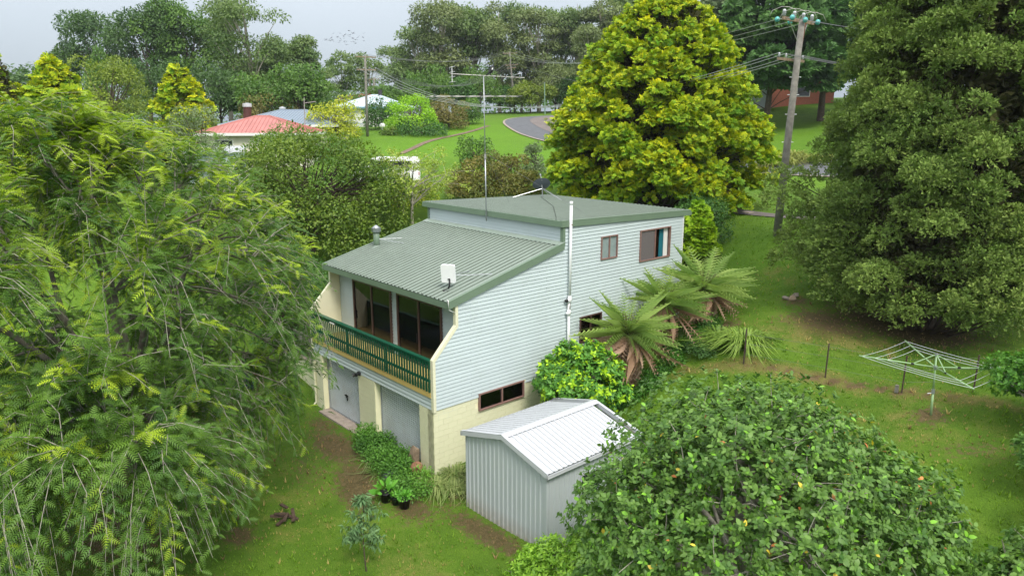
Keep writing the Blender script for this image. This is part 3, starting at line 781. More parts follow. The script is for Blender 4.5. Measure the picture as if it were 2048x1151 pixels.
# fixtures on the house -------------------------------------------------------
vp = thing('vent_pipe', 'tall white plastic vent pipe running up the side wall past the roof', 'pipe', (.15, 6.3, 2.5))
MB().tube([(.14, 6.33, 5.15), (.14, 6.33, 8.80)], .055, 12).tube([(.14, 6.30, 2.2), (.14, 6.30, 4.95)], .052, 12).build('pipe_shaft', M_PVC, vp, True)
MB().tube([(.14, 6.33, 8.76), (.14, 6.33, 8.88)], [.065, .062], 12).build('pipe_cap', M_PVC, vp, True)
MB().tube([(.14, 6.33, 5.0), (.14, 6.33, 5.28)], .072, 12).tube([(.14, 6.20, 5.12), (.14, 6.40, 5.12)], .06, 12).tube([(.14, 6.30, 4.52), (.14, 6.30, 4.75)], .07, 12).tube([(.14, 6.17, 4.62), (.14, 6.38, 4.62)], .055, 12).build('junction', M_PVC, vp, True)
MB().tube([(.14, 6.31, 4.75), (.14, 6.31, 5.0)], .058, 10).build('rubber_coupling', M_ALU, vp, True)
MB().tube([(.14, 6.10, 5.12), (.14, 6.2, 5.12)], [.05, .07], 10).build('open_end', M_BLACK, vp, True)
MB().box(-.02, .2, 6.30, 6.36, 8.0, 8.03).build('strap', mat('rust', (.16, .06, .03), .9, .3), vp)

fl = thing('flue', 'green metal flue with a grey cap on the lower roof', 'flue', (-8.0, 2.9, 6.45))
MB().tube([(-8.05, 2.9, 6.3), (-8.05, 2.9, 7.25)], .13, 14).build('flue_pipe', M_FASCIA, fl, True)
MB().lathe((-8.05, 2.9, 6.40), [(.2, 0), (.19, .1), (.14, .16), (.14, .2)], 14).build('flashing_collar', M_ROOF, fl, True)
MB().lathe((-8.05, 2.9, 7.25), [(.14, -.1), (.2, -.08), (.2, .06), (.21, .07), (.02, .2), (0, .2)], 14).build('flue_cap', M_STEEL, fl, True)
MB().tube([(-8.0, 2.95, 6.85), (-7.0, 3.6, 6.72)], .012, 5).tube([(-8.0, 2.95, 6.85), (-7.6, 4.1, 6.82)], .012, 5).build('stay', M_STEEL, fl)

pa = thing('panel_antenna', 'white flat panel antenna on a dark bracket at the lower roof corner', 'antenna', (-.86, 1.35, 6.05))
c = Vector((-.86, 1.35, 6.68)); ex = Vector((.78, .62, 0)); ez = Vector((0.05, -.1, 1)).normalized(); en = ex.cross(ez)
pts = []
for sx, sz, a0 in ((1, 1, 0), (-1, 1, 90), (-1, -1, 180), (1, -1, 270)):
    for a in (0, 30, 60, 90): pts.append(c + ex * (sx * .19 + .06 * math.cos(R(a0 + a))) + ez * (sz * .26 + .06 * math.sin(R(a0 + a))))
MB().prism(pts, en * -.09).build('panel', M_PVC, pa)
MB().lathe(tuple(c - ez * .2 + en * .01), [(0, 0), (.025, 0), (.025, .03), (0, .03)], 8).build('badge', M_BLACK, pa)
MB().tube([(-.86, 1.33, 6.08), (-.80, 1.36, 6.3), (-.86, 1.42, 6.55)], .03, 8).build('bracket', M_BLACK, pa)
MB().box(-.98, -.74, 1.2, 1.42, 6.075, 6.12).build('foot', M_BLACK, pa)
MB().tube([(-.8, 1.42, 6.62), (-.35, 3.0, 6.53)], .014, 6).tube([(-.8, 1.42, 6.62), (-1.45, 2.75, 6.50)], .014, 6).build('stay', M_STEEL, pa)

MB().tube([(.02, .72, 5.93), (.0, .66, 6.05), (.06, .66, 6.02), (.07, .68, 5.7), (.02, .95, 5.55)], .018, 6).build('cable', M_WHITE, house, True)

dish = thing('satellite_dish', 'dark grey oval satellite dish on a tripod on the upper roof', 'satellite dish', (-7.8, 12.5, 8.0))
dc = Vector((-7.82, 12.45, 8.60)); dn = Vector((-.749 * .8 - .663 * .12, .663 * .8 - .749 * .12, .62)).normalized(); du = dn.cross(Vector((0.663, .749, 0))).normalized(); dr = du.cross(dn)
V, F = [], []
for ir, rr in enumerate((0, .15, .30, .42)):
    for kk in range(20):
        a = 2 * math.pi * kk / 20; V.append(tuple(dc + dr * rr * 1.08 * math.cos(a) + du * rr * .95 * math.sin(a) + dn * (.45 * rr * rr)))
for ir in range(3):
    for kk in range(20): F.append((ir * 20 + kk, ir * 20 + (kk + 1) % 20, (ir + 1) * 20 + (kk + 1) % 20, (ir + 1) * 20 + kk))
b = MB(); b.v = V; b.f = F; M_DISH = mat('dark_grey_dish', (0.07, 0.085, 0.10), .5, .06); b.build('reflector', M_DISH, dish, True)
MB().tube([dc, (-7.82, 12.5, 8.40), (-7.82, 12.5, 8.0)], .03, 8).build('mast', M_STEEL, dish)
for p in ((-8.5, 11.1, 8.02), (-6.3, 12.3, 7.99), (-8.2, 13.4, 7.96)): MB().tube([(-7.82, 12.5, 8.42), p], .018, 6).box(p[0] - .05, p[0] + .05, p[1] - .05, p[1] + .05, p[2] - .01, p[2] + .01).build('leg', M_STEEL, dish)
MB().tube([dc - du * .3, dc + dn * .45 - du * .25], .015, 6).tube([dc + dn * .42 - du * .25, dc + dn * .55 - du * .22], .04, 8).build('feed_arm', M_STEEL, dish)
MB().tube([(-7.6, 12.2, 8.03), (-4, 9.5, 8.10), (-.6, 6.3, 8.19), (-.3, 5.98, 8.19)], .008, 5).build('cable', M_BLACK, dish)

# television antenna mast ------------------------------------------------------
mast = thing('television_antenna', 'tall thin television antenna mast with two aerials clamped to the roof edge', 'antenna', (-4.25, 5.88, 7.9))
m0, m1 = Vector((-4.25, 5.87, 7.75)), Vector((-4.33, 5.85, 13.5))
MB().tube([m0, m0.lerp(m1, .45)], .026, 8).tube([m0.lerp(m1, .45), m1], .019, 8).build('mast_pole', M_STEEL, mast, True)
MB().tube([m0.lerp(m1, .44), m0.lerp(m1, .47)], .05, 8).build('clamp', M_ALU, mast)
hd = Vector((.663, .749, 0)); fd_ = Vector((-.749, .663, 0))
def yagi(name, centre, a, b, els, tilt):
    bm_ = MB(); d = (hd * .93 + fd_ * .36).normalized(); d = (d + Vector((0, 0, tilt))).normalized(); sd = d.cross(Vector((0, 0, 1))).normalized()
    bm_.tube([centre + d * a, centre + d * b], .016, 6)
    o = bm_.build('boom', M_ALU, mast)
    for t, L in els: MB().tube([centre + d * t - sd * L / 2, centre + d * t + sd * L / 2], .008, 5).build('element', M_ALU, o)
    return d, sd
d_, s_ = yagi('upper', m1 + Vector((0, 0, .02)), -1.35, 1.75, [(-.5 + i * .2, .34) for i in range(11)], -.03)
e = m1 + d_ * -1.3
MB().tube([e + Vector((0, 0, .30)), e - Vector((0, 0, .30))], .016, 6).build('reflector_post', M_WHITE, mast)
for z in (-.28, -.09, .09, .28): MB().tube([e + Vector((0, 0, z)) - s_ * .38, e + Vector((0, 0, z)) + s_ * .38], .009, 5).build('reflector_bar', M_WHITE, mast)
m2 = m0.lerp(m1, .865)
yagi('lower', m2, -2.2, 1.5, [(-2.1, 2.0), (-1.4, 2.4), (-.8, 2.7), (-.2, 2.8), (.4, 2.9), (.9, 1.3), (1.4, 1.2)], .01)
MB().tube([m0.lerp(m1, .48), (-6.6, 9.2, 8.05)], .005, 4).tube([m0.lerp(m1, .48), (-1.9, 9.2, 8.05)], .005, 4).build('guy_wire', M_WIRE, mast)
# bird sitting on the aerial
bp_ = m1 + d_ * .30 + Vector((0, 0, .06))
bird = thing('bird', 'black and white bird perched on top of the television aerial', 'bird', tuple(bp_))
b = MB(); b.tube([bp_ + d_ * -.20 + Vector((0, 0, -.02)), bp_ + d_ * -.08 + Vector((0, 0, .06)), bp_ + Vector((0, 0, .14)), bp_ + d_ * .05 + Vector((0, 0, .24)), bp_ + d_ * .07 + Vector((0, 0, .31)), bp_ + d_ * .10 + Vector((0, 0, .36))], [.015, .04, .085, .075, .05, .03], 8)
b.tube([bp_ + d_ * .1 + Vector((0, 0, .345)), bp_ + d_ * .19 + Vector((0, 0, .33))], [.02, .004], 6)
b.build('body', M_BLACK, bird, True)
MB().tube([bp_ + d_ * .075 + Vector((0, 0, .27)) + s_ * .045, bp_ + d_ * .03 + Vector((0, 0, .20)) + s_ * .07], [.02, .03], 6).build('nape', M_WHITE, bird)
MB().tube([bp_ + Vector((0, 0, .1)) + s_ * .03, bp_ + Vector((0, 0, -.03)) + s_ * .03], .008, 5).tube([bp_ + Vector((0, 0, .1)) - s_ * .03, bp_ + Vector((0, 0, -.03)) - s_ * .03], .008, 5).build('leg', M_BLACK, bird)

fd = thing('floodlight', 'small dark twin floodlight above the middle garage pier', 'lamp', (-4.85, -.02, 2.35))
MB().box(-4.93, -4.77, -.08, -.0, 2.28, 2.40).build('base', M_BLACK, fd)
MB().tube([(-4.9, -.08, 2.33), (-4.98, -.24, 2.26)], [.04, .07], 8).build('lamp_head', M_BLACK, fd)
MB().tube([(-4.8, -.08, 2.36), (-4.72, -.24, 2.36)], [.04, .07], 8).build('lamp_head', M_BLACK, fd)
dp = thing('downpipe', 'thin cream downpipe on the left garage pier', 'pipe', (-8.6, -.08, 0))
MB().tube([(-8.62, -.06, 2.7), (-8.62, -.06, .05), (-8.62, -.16, -.05)], .04, 8).build('pipe_shaft', M_CREAMTRIM, dp)
for z in (.8, 1.8): MB().box(-8.68, -8.56, -.11, -.0, z, z + .03).build('clip', M_CREAMTRIM, dp)

# ------------------------------------------------------------------ garden shed
SX0, SX1, SY0, SY1, SZ, SE, SR = 2.05, 5.66, -.2, 3.42, -.32, 2.30, 2.78
shed = thing('garden_shed', 'pale grey corrugated steel garden shed with white gable roof', 'shed', (3.85, 1.6, SZ))
def ribwall(name, a, b, zb, zt_fn, out, parent, material, pitch=.19, h=.02):
    """vertical ribbed cladding from a to b (xy), top height from zt_fn(s)"""
    a, b = np.array(a, float), np.array(b, float); L = np.linalg.norm(b - a); d = (b - a) / L; out = np.array(out, float)
    prof = []; n = int(L / pitch); p = L / n
    for i in range(n):
        s = i * p; prof += [(s, 0), (s + p * .42, 0), (s + p * .5, h), (s + p * .78, h), (s + p * .86, 0)]
    prof.append((L, 0)); m = MB()
    extra = SXM - SX0
    for (s, hs), (t, ht) in zip(prof[:-1], prof[1:]):
        p0, p1 = a + d * s + out * hs, a + d * t + out * ht
        m.poly([(*p0, zb), (*p1, zb), (*p1, zt_fn(t)), (*p0, zt_fn(s))])
    return m.build(name, material, parent)
SXM = (SX0 + SX1) / 2
gab = lambda s: SE + (SR - SE) * (1 - abs(s - (SXM - SX0)) / (SXM - SX0)) - .02
half = SXM - SX0
for i in range(2): ribwall('wall_panel', (SX0 + i * half, SY0), (SX0 + (i + 1) * half, SY0), SZ, (lambda s, o=i * half: gab(s + o)), (0, -1), shed, M_SHEDW)
for i in range(2): ribwall('wall_panel', (SX1, SY0 + i * 1.81), (SX1, SY0 + (i + 1) * 1.81), SZ, lambda s: SE - .02, (1, 0), shed, M_SHEDW)
ribwall('wall_panel', (SX1, SY1), (SX0, SY1), SZ, gab, (0, 1), shed, M_SHEDW)
ribwall('wall_panel', (SX0, SY1), (SX0, SY0), SZ, lambda s: SE - .02, (-1, 0), shed, M_SHEDW)
for x, y in ((SX0, SY0), (SX1, SY0), (SX1, SY1), (SX0, SY1)):
    MB().box(x - .028, x + .028, y - .028, y + .028, SZ, SE - .03).build('corner_trim', M_SHEDW, shed)
sl = (SR - SE) / half
for sgn in (-1, 1):
    xe = SXM + sgn * (half + .10); zr, ze = SR + .03, SR + .03 - sl * (half + .10)
    ydir = Vector((xe - SXM, 0, ze - zr)); L = ydir.length
    for i in range(5):
        y0 = SY0 - .10 + i * .764
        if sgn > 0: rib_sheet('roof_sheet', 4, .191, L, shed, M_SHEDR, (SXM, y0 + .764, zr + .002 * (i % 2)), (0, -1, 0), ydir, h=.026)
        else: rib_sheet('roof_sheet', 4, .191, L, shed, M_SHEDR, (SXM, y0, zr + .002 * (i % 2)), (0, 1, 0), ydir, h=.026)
    MB().box(min(xe, xe + sgn * .07), max(xe, xe + sgn * .07), SY0 - .12, SY1 + .32, ze - .11, ze - .095).box(xe + sgn * .06 - .006, xe + sgn * .06 + .006, SY0 - .12, SY1 + .32, ze - .095, ze - .01).box(xe - .006, xe + .006, SY0 - .12, SY1 + .32, ze - .095, ze - .03).build('gutter', M_SHEDR, shed)
    for y in (SY0 - .12, SY1 + .30):
        m = MB(); m.prism([(SXM, y, zr + .035), (SXM, y, zr - .11), (xe + sgn * .06, y, ze - .13), (xe + sgn * .06, y, ze + .015)], (0, .02, 0)); m.build('barge', M_SHEDR, shed)
        m = MB(); m.prism([(SXM, y, zr + .036), (SXM, y + .10, zr + .036), (xe + sgn * .04, y + .10, ze + .036), (xe + sgn * .04, y, ze + .036)], (0, 0, .008)); m.build('barge_cap', M_SHEDR, shed)
MB().prism([(SXM - .17, SY0 - .125, zr - .01), (SXM, SY0 - .125, zr + .045), (SXM + .17, SY0 - .125, zr - .01), (SXM + .17, SY0 - .125, zr), (SXM, SY0 - .125, zr + .058), (SXM - .17, SY0 - .125, zr)], (0, SY1 - SY0 + .45, 0)).build('ridge_cap', M_SHEDR, shed)
sw = frame_x(shed, 'window', 1.15, 2.0, 1.05, 1.78, SX1 + .005, M_SHEDR, .04, (1.57,), .05)
MB().box(SX1 + .02, SX1 + .024, 1.19, 1.96, 1.09, 1.74).build('pane', mat('dark_glass', (.02, .025, .03), .06, .1, spec=.6), sw)
# ------------------------------------------------------------------ vegetation
def rnd(seed): return np.random.default_rng(seed)
def sph(rng, n, zmin=-1.0):
    z = rng.uniform(zmin, 1, n); a = rng.uniform(0, 2 * math.pi, n); s = np.sqrt(1 - z * z)
    return np.stack([s * np.cos(a), s * np.sin(a), z], -1)
def shell_lobes(rng, c, rad, n, lr, zmin=-.5, inner=(.55, .8)):
    d = sph(rng, n, zmin); c = np.asarray(c, float); rad = np.asarray(rad, float)
    return c + d * rad * rng.uniform(*inner, (n, 1)), rng.uniform(*lr, n)
def leaf_cloud(acc, rng, lc, lr, n, T, TF, size, c0, c1=None, w=None, zmin=-.45, flat=.85, hang=.35, outw=.6, spread=.6, fill=(.72, 1.08), floor=None, sunny=0.0, rough=0.0, stretch=0.0):
    """n leaf templates over the surfaces of the lobes (lc, lr)"""
    p = lr ** 2 / (lr ** 2).sum(); k = rng.choice(len(lr), n, p=p)
    d = sph(rng, n, zmin); r = lr[k][:, None] * rng.uniform(*fill, (n, 1))
    P = lc[k] + d * r * np.array([1, 1, flat])
    if stretch:                                                # foliage shelves reach outwards and droop at their ends
        o_ = lc[k] * np.array([1, 1, 0]); o_ = unit(o_ + 1e-6); q_ = (d * o_).sum(1, keepdims=True); P = P + o_ * q_ * r * stretch - np.array([0, 0, 1.0]) * np.maximum(q_, 0) ** 2 * r * stretch * .6
    if rough: P = P + rng.normal(size=(n, 3)) * lr[k][:, None] * rough
    ok = np.ones(n, bool)
    if floor is not None: ok = P[:, 2] > floor
    D = d * outw + rng.normal(size=(n, 3)) * spread + np.array([0, 0, -hang])
    U = d + np.array([0, 0, .6]) + rng.normal(size=(n, 3)) * .35
    S = size * rng.uniform(.7, 1.25, n)
    tone = rng.uniform(.0, 1, len(lr))[k][:, None]             # each spray cluster has its own tone
    def pal(c):
        a, b = np.array(c[0]), np.array(c[1]); t = np.clip(.5 * tone + .5 * rng.random((n, 1)), 0, 1)
        return (a * (1 - t) + b * t) * rng.uniform(.85, 1.15, (n, 1))
    A = pal(c0); B = pal(c1) if c1 is not None else None
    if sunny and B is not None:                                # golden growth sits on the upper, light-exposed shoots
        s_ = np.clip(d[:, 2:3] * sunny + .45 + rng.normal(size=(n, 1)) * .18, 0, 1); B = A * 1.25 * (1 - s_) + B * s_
    acc.add(*scatter(T, TF, P[ok], D[ok], U[ok], S[ok], A[ok], None if B is None else B[ok], w))
def limb(m, a, b, ra, rb, rng, bow=.15, n=6, sides=6):
    a, b = np.asarray(a, float), np.asarray(b, float); L = np.linalg.norm(b - a)
    off = rng.normal(size=3) * .06 * L + np.array([0, 0, bow * L])
    t = np.linspace(0, 1, n)[:, None]
    P = a * (1 - t) + b * t + 4 * t * (1 - t) * off * .5
    m.tube(P, list(ra + (rb - ra) * t[:, 0]), sides, cap=False); return P
def dims(u, d, vtop, wpx):
    base = ground_at(u, d); top = at(u, vtop, d)[2]; cd = d * math.cos(PITCH) + (CAM[2] - (base[2] + top) / 2) * math.sin(PITCH)
    return base, max(top - base[2], .4), wpx / 2 * cd / 1457.27
PAL = dict(
    olive=((.050, .085, .012), (.15, .185, .025)), dark=((.022, .052, .016), (.055, .098, .024)), mid=((.030, .075, .014), (.085, .145, .024)),
    bright=((.085, .19, .010), (.20, .33, .018)), gum=((.036, .072, .018), (.095, .135, .036)), gumb=((.055, .08, .026), (.12, .145, .05)), maple=((.030, .078, .010), (.10, .138, .016)),
    red=((.045, .075, .012), (.125, .105, .022)), grey=((.055, .085, .035), (.13, .165, .075)), brown=((.055, .06, .015), (.13, .11, .03)), yellow=((.13, .17, .012), (.30, .31, .03)), hedge=((.02, .06, .012), (.05, .11, .02)))
VEG = 'trees and shrubs of the neighbourhood'
def skirt(rng, lc, lrr, rad, h, n=9):
    """low lobes so that shrubs are leafy to the ground"""
    a = np.arange(n) * 6.283 / n + rng.uniform(0, 1); q = rad * .62
    return np.concatenate([lc, np.stack([q * np.cos(a), q * np.sin(a), h * rng.uniform(.10, .3, n)], -1)]), np.concatenate([lrr, rad * rng.uniform(.28, .4, n)])
def broad_tree(name, label, u, d, vtop, wpx, pal, n=5000, lobes=16, cat='tree', seed=0, leaf=None, crown_base=.25, lr=(.26, .42), T=(T_LEAF, F_LEAF), group=None, bark=None, squash=1.0, depth=1.0, proto=None):
    rng = rnd(seed + int(u) * 7 + int(d)); base, h, rad = dims(u, d, vtop, wpx)
    t = thing(name, label, cat, base, group=group)
    if proto in PROTO: return reuse(proto, t, h, rad, rng)
    if proto: PROTO[proto] = (t, h, rad)
    zc = h * (crown_base + 1) / 2; rz = h * (1 - crown_base) / 2
    lc, lrr = shell_lobes(rng, (0, 0, zc), (rad * .98, rad * .98 * depth, rz * 1.0), lobes, (lr[0] * min(rad, rz * 1.3), lr[1] * min(rad, rz * 1.3)), -.75, (.5, .80))
    if crown_base <= .05: lc, lrr = skirt(rng, lc, lrr, rad, h)
    tr = MB(); P = limb(tr, (0, 0, -.3), (rng.normal() * .2, rng.normal() * .2, zc), .04 * h * .35 + .06, .06, rng, 0, 7, 8)
    for i in range(len(lc)): limb(tr, P[rng.integers(2, 6)], lc[i], .03 + .008 * h * .4, .02, rng, .08, 5, 5)
    tr.build('trunk', bark or M_BARK, t, True, True)
    acc = Acc(); leaf = leaf or max(.10, d * .0042)
    leaf_cloud(acc, rng, lc, lrr, n, T[0], T[1], leaf, PAL[pal], floor=.05)
    acc.build('crown', LEAF, t, True)
    return t
PROTO = {}
def reuse(key, t, h, rad, rng):
    """stand the trunk and crown of an earlier tree of the kind under t, turned and resized"""
    p, h0, r0 = PROTO[key]
    for ch in [x for x in bpy.data.objects if x.parent == p]:
        c = ch.copy(); link(c); c.parent = t; c.scale = (rad / r0, rad / r0, h / h0)
    t.rotation_euler = (0, 0, rng.uniform(0, 6.28)); return t
def gum_tree(name, label, u, d, vtop, wpx, pal='gum', n=4200, clumps=15, seed=0, group=None, low=.35, leaf=None, proto=None):
    rng = rnd(seed + int(u) * 3 + int(d)); base, h, rad = dims(u, d, vtop, wpx)
    t = thing(name, label, 'tree', base, group=group); tr = MB()
    if proto in PROTO: return reuse(proto, t, h, rad, rng)
    if proto: PROTO[proto] = (t, h, rad)
    top = np.array([rng.normal() * .6, rng.normal() * .6, h * .9])
    P = limb(tr, (0, 0, -.5), top, .018 * h + .05, .05, rng, 0, 9, 7)
    lc = []
    for i in range(clumps):
        f = rng.uniform(low, 1.0); a = rng.uniform(0, 6.283); rr = rad * .78 * math.sqrt(max(.08, 1 - ((f - .62) / .55) ** 2)) * rng.uniform(.25, 1)
        lc.append((rr * math.cos(a), rr * math.sin(a), h * f * .96))
    lc = np.array(lc); lrr = rng.uniform(.28, .48, clumps) * rad
    for q in lc: limb(tr, P[int(np.clip(q[2] / h * 8 - 1.5, 2, 7))], q - np.array([0, 0, .3]), .012 * h * .5 + .03, .03, rng, .03, 5, 5)
    tr.build('trunk', M_GUM, t, True, True)
    acc = Acc(); leaf_cloud(acc, rng, lc, lrr, n, T_LEAF, F_LEAF, leaf or d * .0038, PAL[pal], zmin=-.3, flat=.72, hang=.5, fill=(.45, 1.1))
    acc.build('crown', LEAF, t, True)
    return t
def profile(pts, f): return np.interp(f, [p[0] for p in pts], [p[1] for p in pts])
def conifer(name, label, base, h, prof, lobes, lr, n, tmpl, size, c0, c1, seed, flat=.75, group=None, low=0.03, hang=.3, bark=None, material=None, squeeze=1.0, extra=None, sunny=0.0, fill=(.72, 1.08), zmin=-.5, core=0, rough=0.0, stretch=0.0):
    rng = rnd(seed); t = thing(name, label, 'tree', base, group=group)
    f = rng.random(lobes) ** .85 * (1 - low) + low; a = np.arange(lobes) * 2.39996 + rng.normal(size=lobes) * .3
    ro = np.array([profile(prof, q) for q in f]); inn = np.where(rng.random(lobes) < .72, rng.uniform(.80, 1.02, lobes), rng.uniform(.35, .8, lobes))
    lrr = rng.uniform(*lr, lobes) * np.clip(ro / max(p[1] for p in prof), .45, 1)
    rr = np.maximum(ro * inn - lrr * .6, 0)
    lc = np.stack([rr * np.cos(a), rr * np.sin(a) * squeeze, f * h], -1)
    if extra is not None:
        lc = np.concatenate([lc, np.array([e[:3] for e in extra])]); lrr = np.concatenate([lrr, np.array([e[3] for e in extra])])
    tr = MB(); P = limb(tr, (0, 0, -.5), (0, 0, h * .95), .022 * h + .05, .04, rng, 0, 12, 9)
    for i in range(0, len(lc), 1 if len(lc) < 140 else 2):
        k = int(np.clip(lc[i, 2] / h * 11 - .8, 0, 10)); limb(tr, P[k], lc[i], .06, .02, rng, -.03, 5, 5)
    tr.build('trunk', bark or M_BARK, t, True, True)
    acc = Acc(); T, TF, W = tmpl
    leaf_cloud(acc, rng, lc, lrr, n, T, TF, size, c0, c1, W, zmin=zmin, flat=flat, hang=hang, outw=1.0, spread=.35, floor=.15, sunny=sunny, fill=fill, rough=rough, stretch=stretch)
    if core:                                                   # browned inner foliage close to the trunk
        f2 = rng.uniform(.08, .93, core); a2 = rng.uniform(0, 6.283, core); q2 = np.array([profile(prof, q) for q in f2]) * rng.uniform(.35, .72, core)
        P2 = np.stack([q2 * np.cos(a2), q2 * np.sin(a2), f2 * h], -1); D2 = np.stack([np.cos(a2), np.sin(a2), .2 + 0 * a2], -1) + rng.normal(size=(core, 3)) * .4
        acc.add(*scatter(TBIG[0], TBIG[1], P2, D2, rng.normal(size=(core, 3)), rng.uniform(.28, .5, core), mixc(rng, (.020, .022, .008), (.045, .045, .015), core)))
    acc.build('crown', material or NEEDLE, t, True)
    return t
SPRAY = (T_SPRAY, F_SPRAY, W_SPRAY); TUFT = (T_TUFT, F_TUFT, W_TUFT); T6 = tuft(11, 6)
TBIG = tuft(5, 7)
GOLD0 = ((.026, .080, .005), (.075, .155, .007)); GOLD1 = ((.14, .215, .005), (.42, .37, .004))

# big golden conifer behind the house
b_, h_, r_ = dims(1312, 45, -14, 450)
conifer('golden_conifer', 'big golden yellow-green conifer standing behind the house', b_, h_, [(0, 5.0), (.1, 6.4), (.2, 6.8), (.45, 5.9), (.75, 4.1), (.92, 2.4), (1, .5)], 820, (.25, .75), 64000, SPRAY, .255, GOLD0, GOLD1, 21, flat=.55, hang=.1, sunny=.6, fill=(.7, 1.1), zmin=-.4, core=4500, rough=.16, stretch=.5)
# big dark conifer on the right
b_ = ground_at(1852, 27.5)
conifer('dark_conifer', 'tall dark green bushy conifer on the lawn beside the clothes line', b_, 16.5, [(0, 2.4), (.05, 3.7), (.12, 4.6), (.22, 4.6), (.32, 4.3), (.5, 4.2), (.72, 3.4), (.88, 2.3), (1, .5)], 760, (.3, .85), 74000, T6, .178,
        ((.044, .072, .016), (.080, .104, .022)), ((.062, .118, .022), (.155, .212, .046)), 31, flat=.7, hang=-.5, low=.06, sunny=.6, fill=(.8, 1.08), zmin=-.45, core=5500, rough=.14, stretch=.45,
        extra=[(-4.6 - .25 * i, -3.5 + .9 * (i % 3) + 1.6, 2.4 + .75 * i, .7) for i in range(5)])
# conifers at the back left
for i, (u, d, vt, w) in enumerate(((15, 52, 90, 170), (140, 54, 122, 170), (376, 66, 135, 128))):
    b_, h_, r_ = dims(u, d, vt, w)
    conifer('golden_conifer', ['golden conifer at the left edge behind the feathery tree', 'golden conifer second from the left edge, lower and bushier', 'small dome-shaped golden conifer left of the red-roofed house'][i], b_, h_,
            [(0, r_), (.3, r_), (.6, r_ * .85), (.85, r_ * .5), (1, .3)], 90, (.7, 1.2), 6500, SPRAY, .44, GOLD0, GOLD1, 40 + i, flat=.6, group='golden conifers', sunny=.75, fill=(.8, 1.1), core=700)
# dark conifers behind the power pole
for i, (u, d, vt, w) in enumerate(((1528, 82, -60, 250), (1640, 86, -70, 240), (1440, 98, -30, 190))):
    b_, h_, r_ = dims(u, d, vt, w)
    c0, c1 = (((.014, .034, .012), (.028, .06, .016)), ((.028, .07, .018), (.06, .12, .026))) if i < 2 else (((.03, .05, .022), (.05, .075, .03)), ((.06, .09, .04), (.11, .14, .07)))
    conifer('cypress_tree', ['dark spreading cypress directly behind the power pole top', 'dark cypress right of the power pole in front of the brick house', 'grey-green layered cedar left of the power pole'][i], b_, h_,
            [(0, r_ * .8), (.15, r_), (.5, r_ * .95), (.8, r_ * .7), (1, .8)], 80, (1.3, 2.2), 9000, SPRAY, .8, c0, c1, 50 + i, flat=.38, hang=.1, low=.30)

# eucalypts and other trees of the skyline
G1 = 'tall gum trees along the far ridge'
GL = ['billowing gum tree left of the tallest at the left end of the ridge row', 'tallest gum tree at the left end of the far ridge row', 'gum tree right behind the tallest at the left end of the ridge row', 'tall gum tree above the left tip of the television aerial', 'gum tree straight above the television aerial mast',
      'gum tree directly behind the top of the road pole', 'gum tree just right of the road pole top', 'gum tree above the road bend', 'slender gum tree left of the golden conifer top', 'tall brownish gum tree nearest the golden conifer top', 'gum tree half hidden behind the golden conifer', 'shorter gum tree in front of the row beside the golden conifer', 'lowest gum tree at the left foot of the ridge row']
for i, (u, d, vt, w) in enumerate(((842, 150, 72, 130), (884, 145, -2, 115), (915, 158, 30, 110), (955, 150, 2, 115), (1000, 146, 18, 105), (1042, 155, 28, 110), (1078, 148, 22, 115), (1118, 158, 38, 110), (1152, 150, 0, 100), (1196, 146, -18, 130), (1240, 152, -8, 120), (1172, 132, 58, 90), (802, 156, 112, 110))):
    gum_tree('gum_tree', GL[i], u, d, vt - 16, w * 1.1, ('gum', 'gumb', 'gum')[i % 3], 8500, 26, 100 + i, G1, low=.22, proto='gum%d' % (i % 5))
for i, (u, d, vt, w) in enumerate(((690, 165, 110, 80), (742, 170, 106, 100), (652, 150, 170, 80))):
    gum_tree('gum_tree', ['far gum tree with flat layered crown just left of the street pole', 'far gum tree directly behind the top of the street pole', 'small far gum tree low in the gap of sky right of the left grove'][i], u, d, vt, w, 'gum', 2200, 12, 140 + i, 'distant gum trees beyond the street pole', low=.4)
for i, (u, d, vt, w) in enumerate(((505, 106, -14, 165), (560, 112, 88, 130), (462, 118, 12, 130), (622, 116, 86, 85))):
    gum_tree('gum_tree', ['tall pale-trunked gum tree rising behind the blue-grey roof', 'round-topped gum tree right of the tall pale-trunked one', 'leafy gum tree between the pines and the pale-trunked gum', 'narrow dark gum tree at the right end of the left grove'][i], u, d, vt - 12, w * 1.08, 'gum', 9000, 28, 160 + i, low=.2)
for i, (u, d, vt, w) in enumerate(((215, 122, 0, 190), (300, 114, -22, 190), (385, 116, -14, 190))):
    broad_tree('pine_tree', ['dark pine tree at the left end of the left grove', 'tall dark pine tree in the middle of the left grove', 'dark pine tree at the right of the left grove'][i], u, d, vt - 12, w, 'dark' if i < 2 else 'mid', 11000, 34, seed=180 + i, lr=(.2, .34), crown_base=.1, leaf=.5)
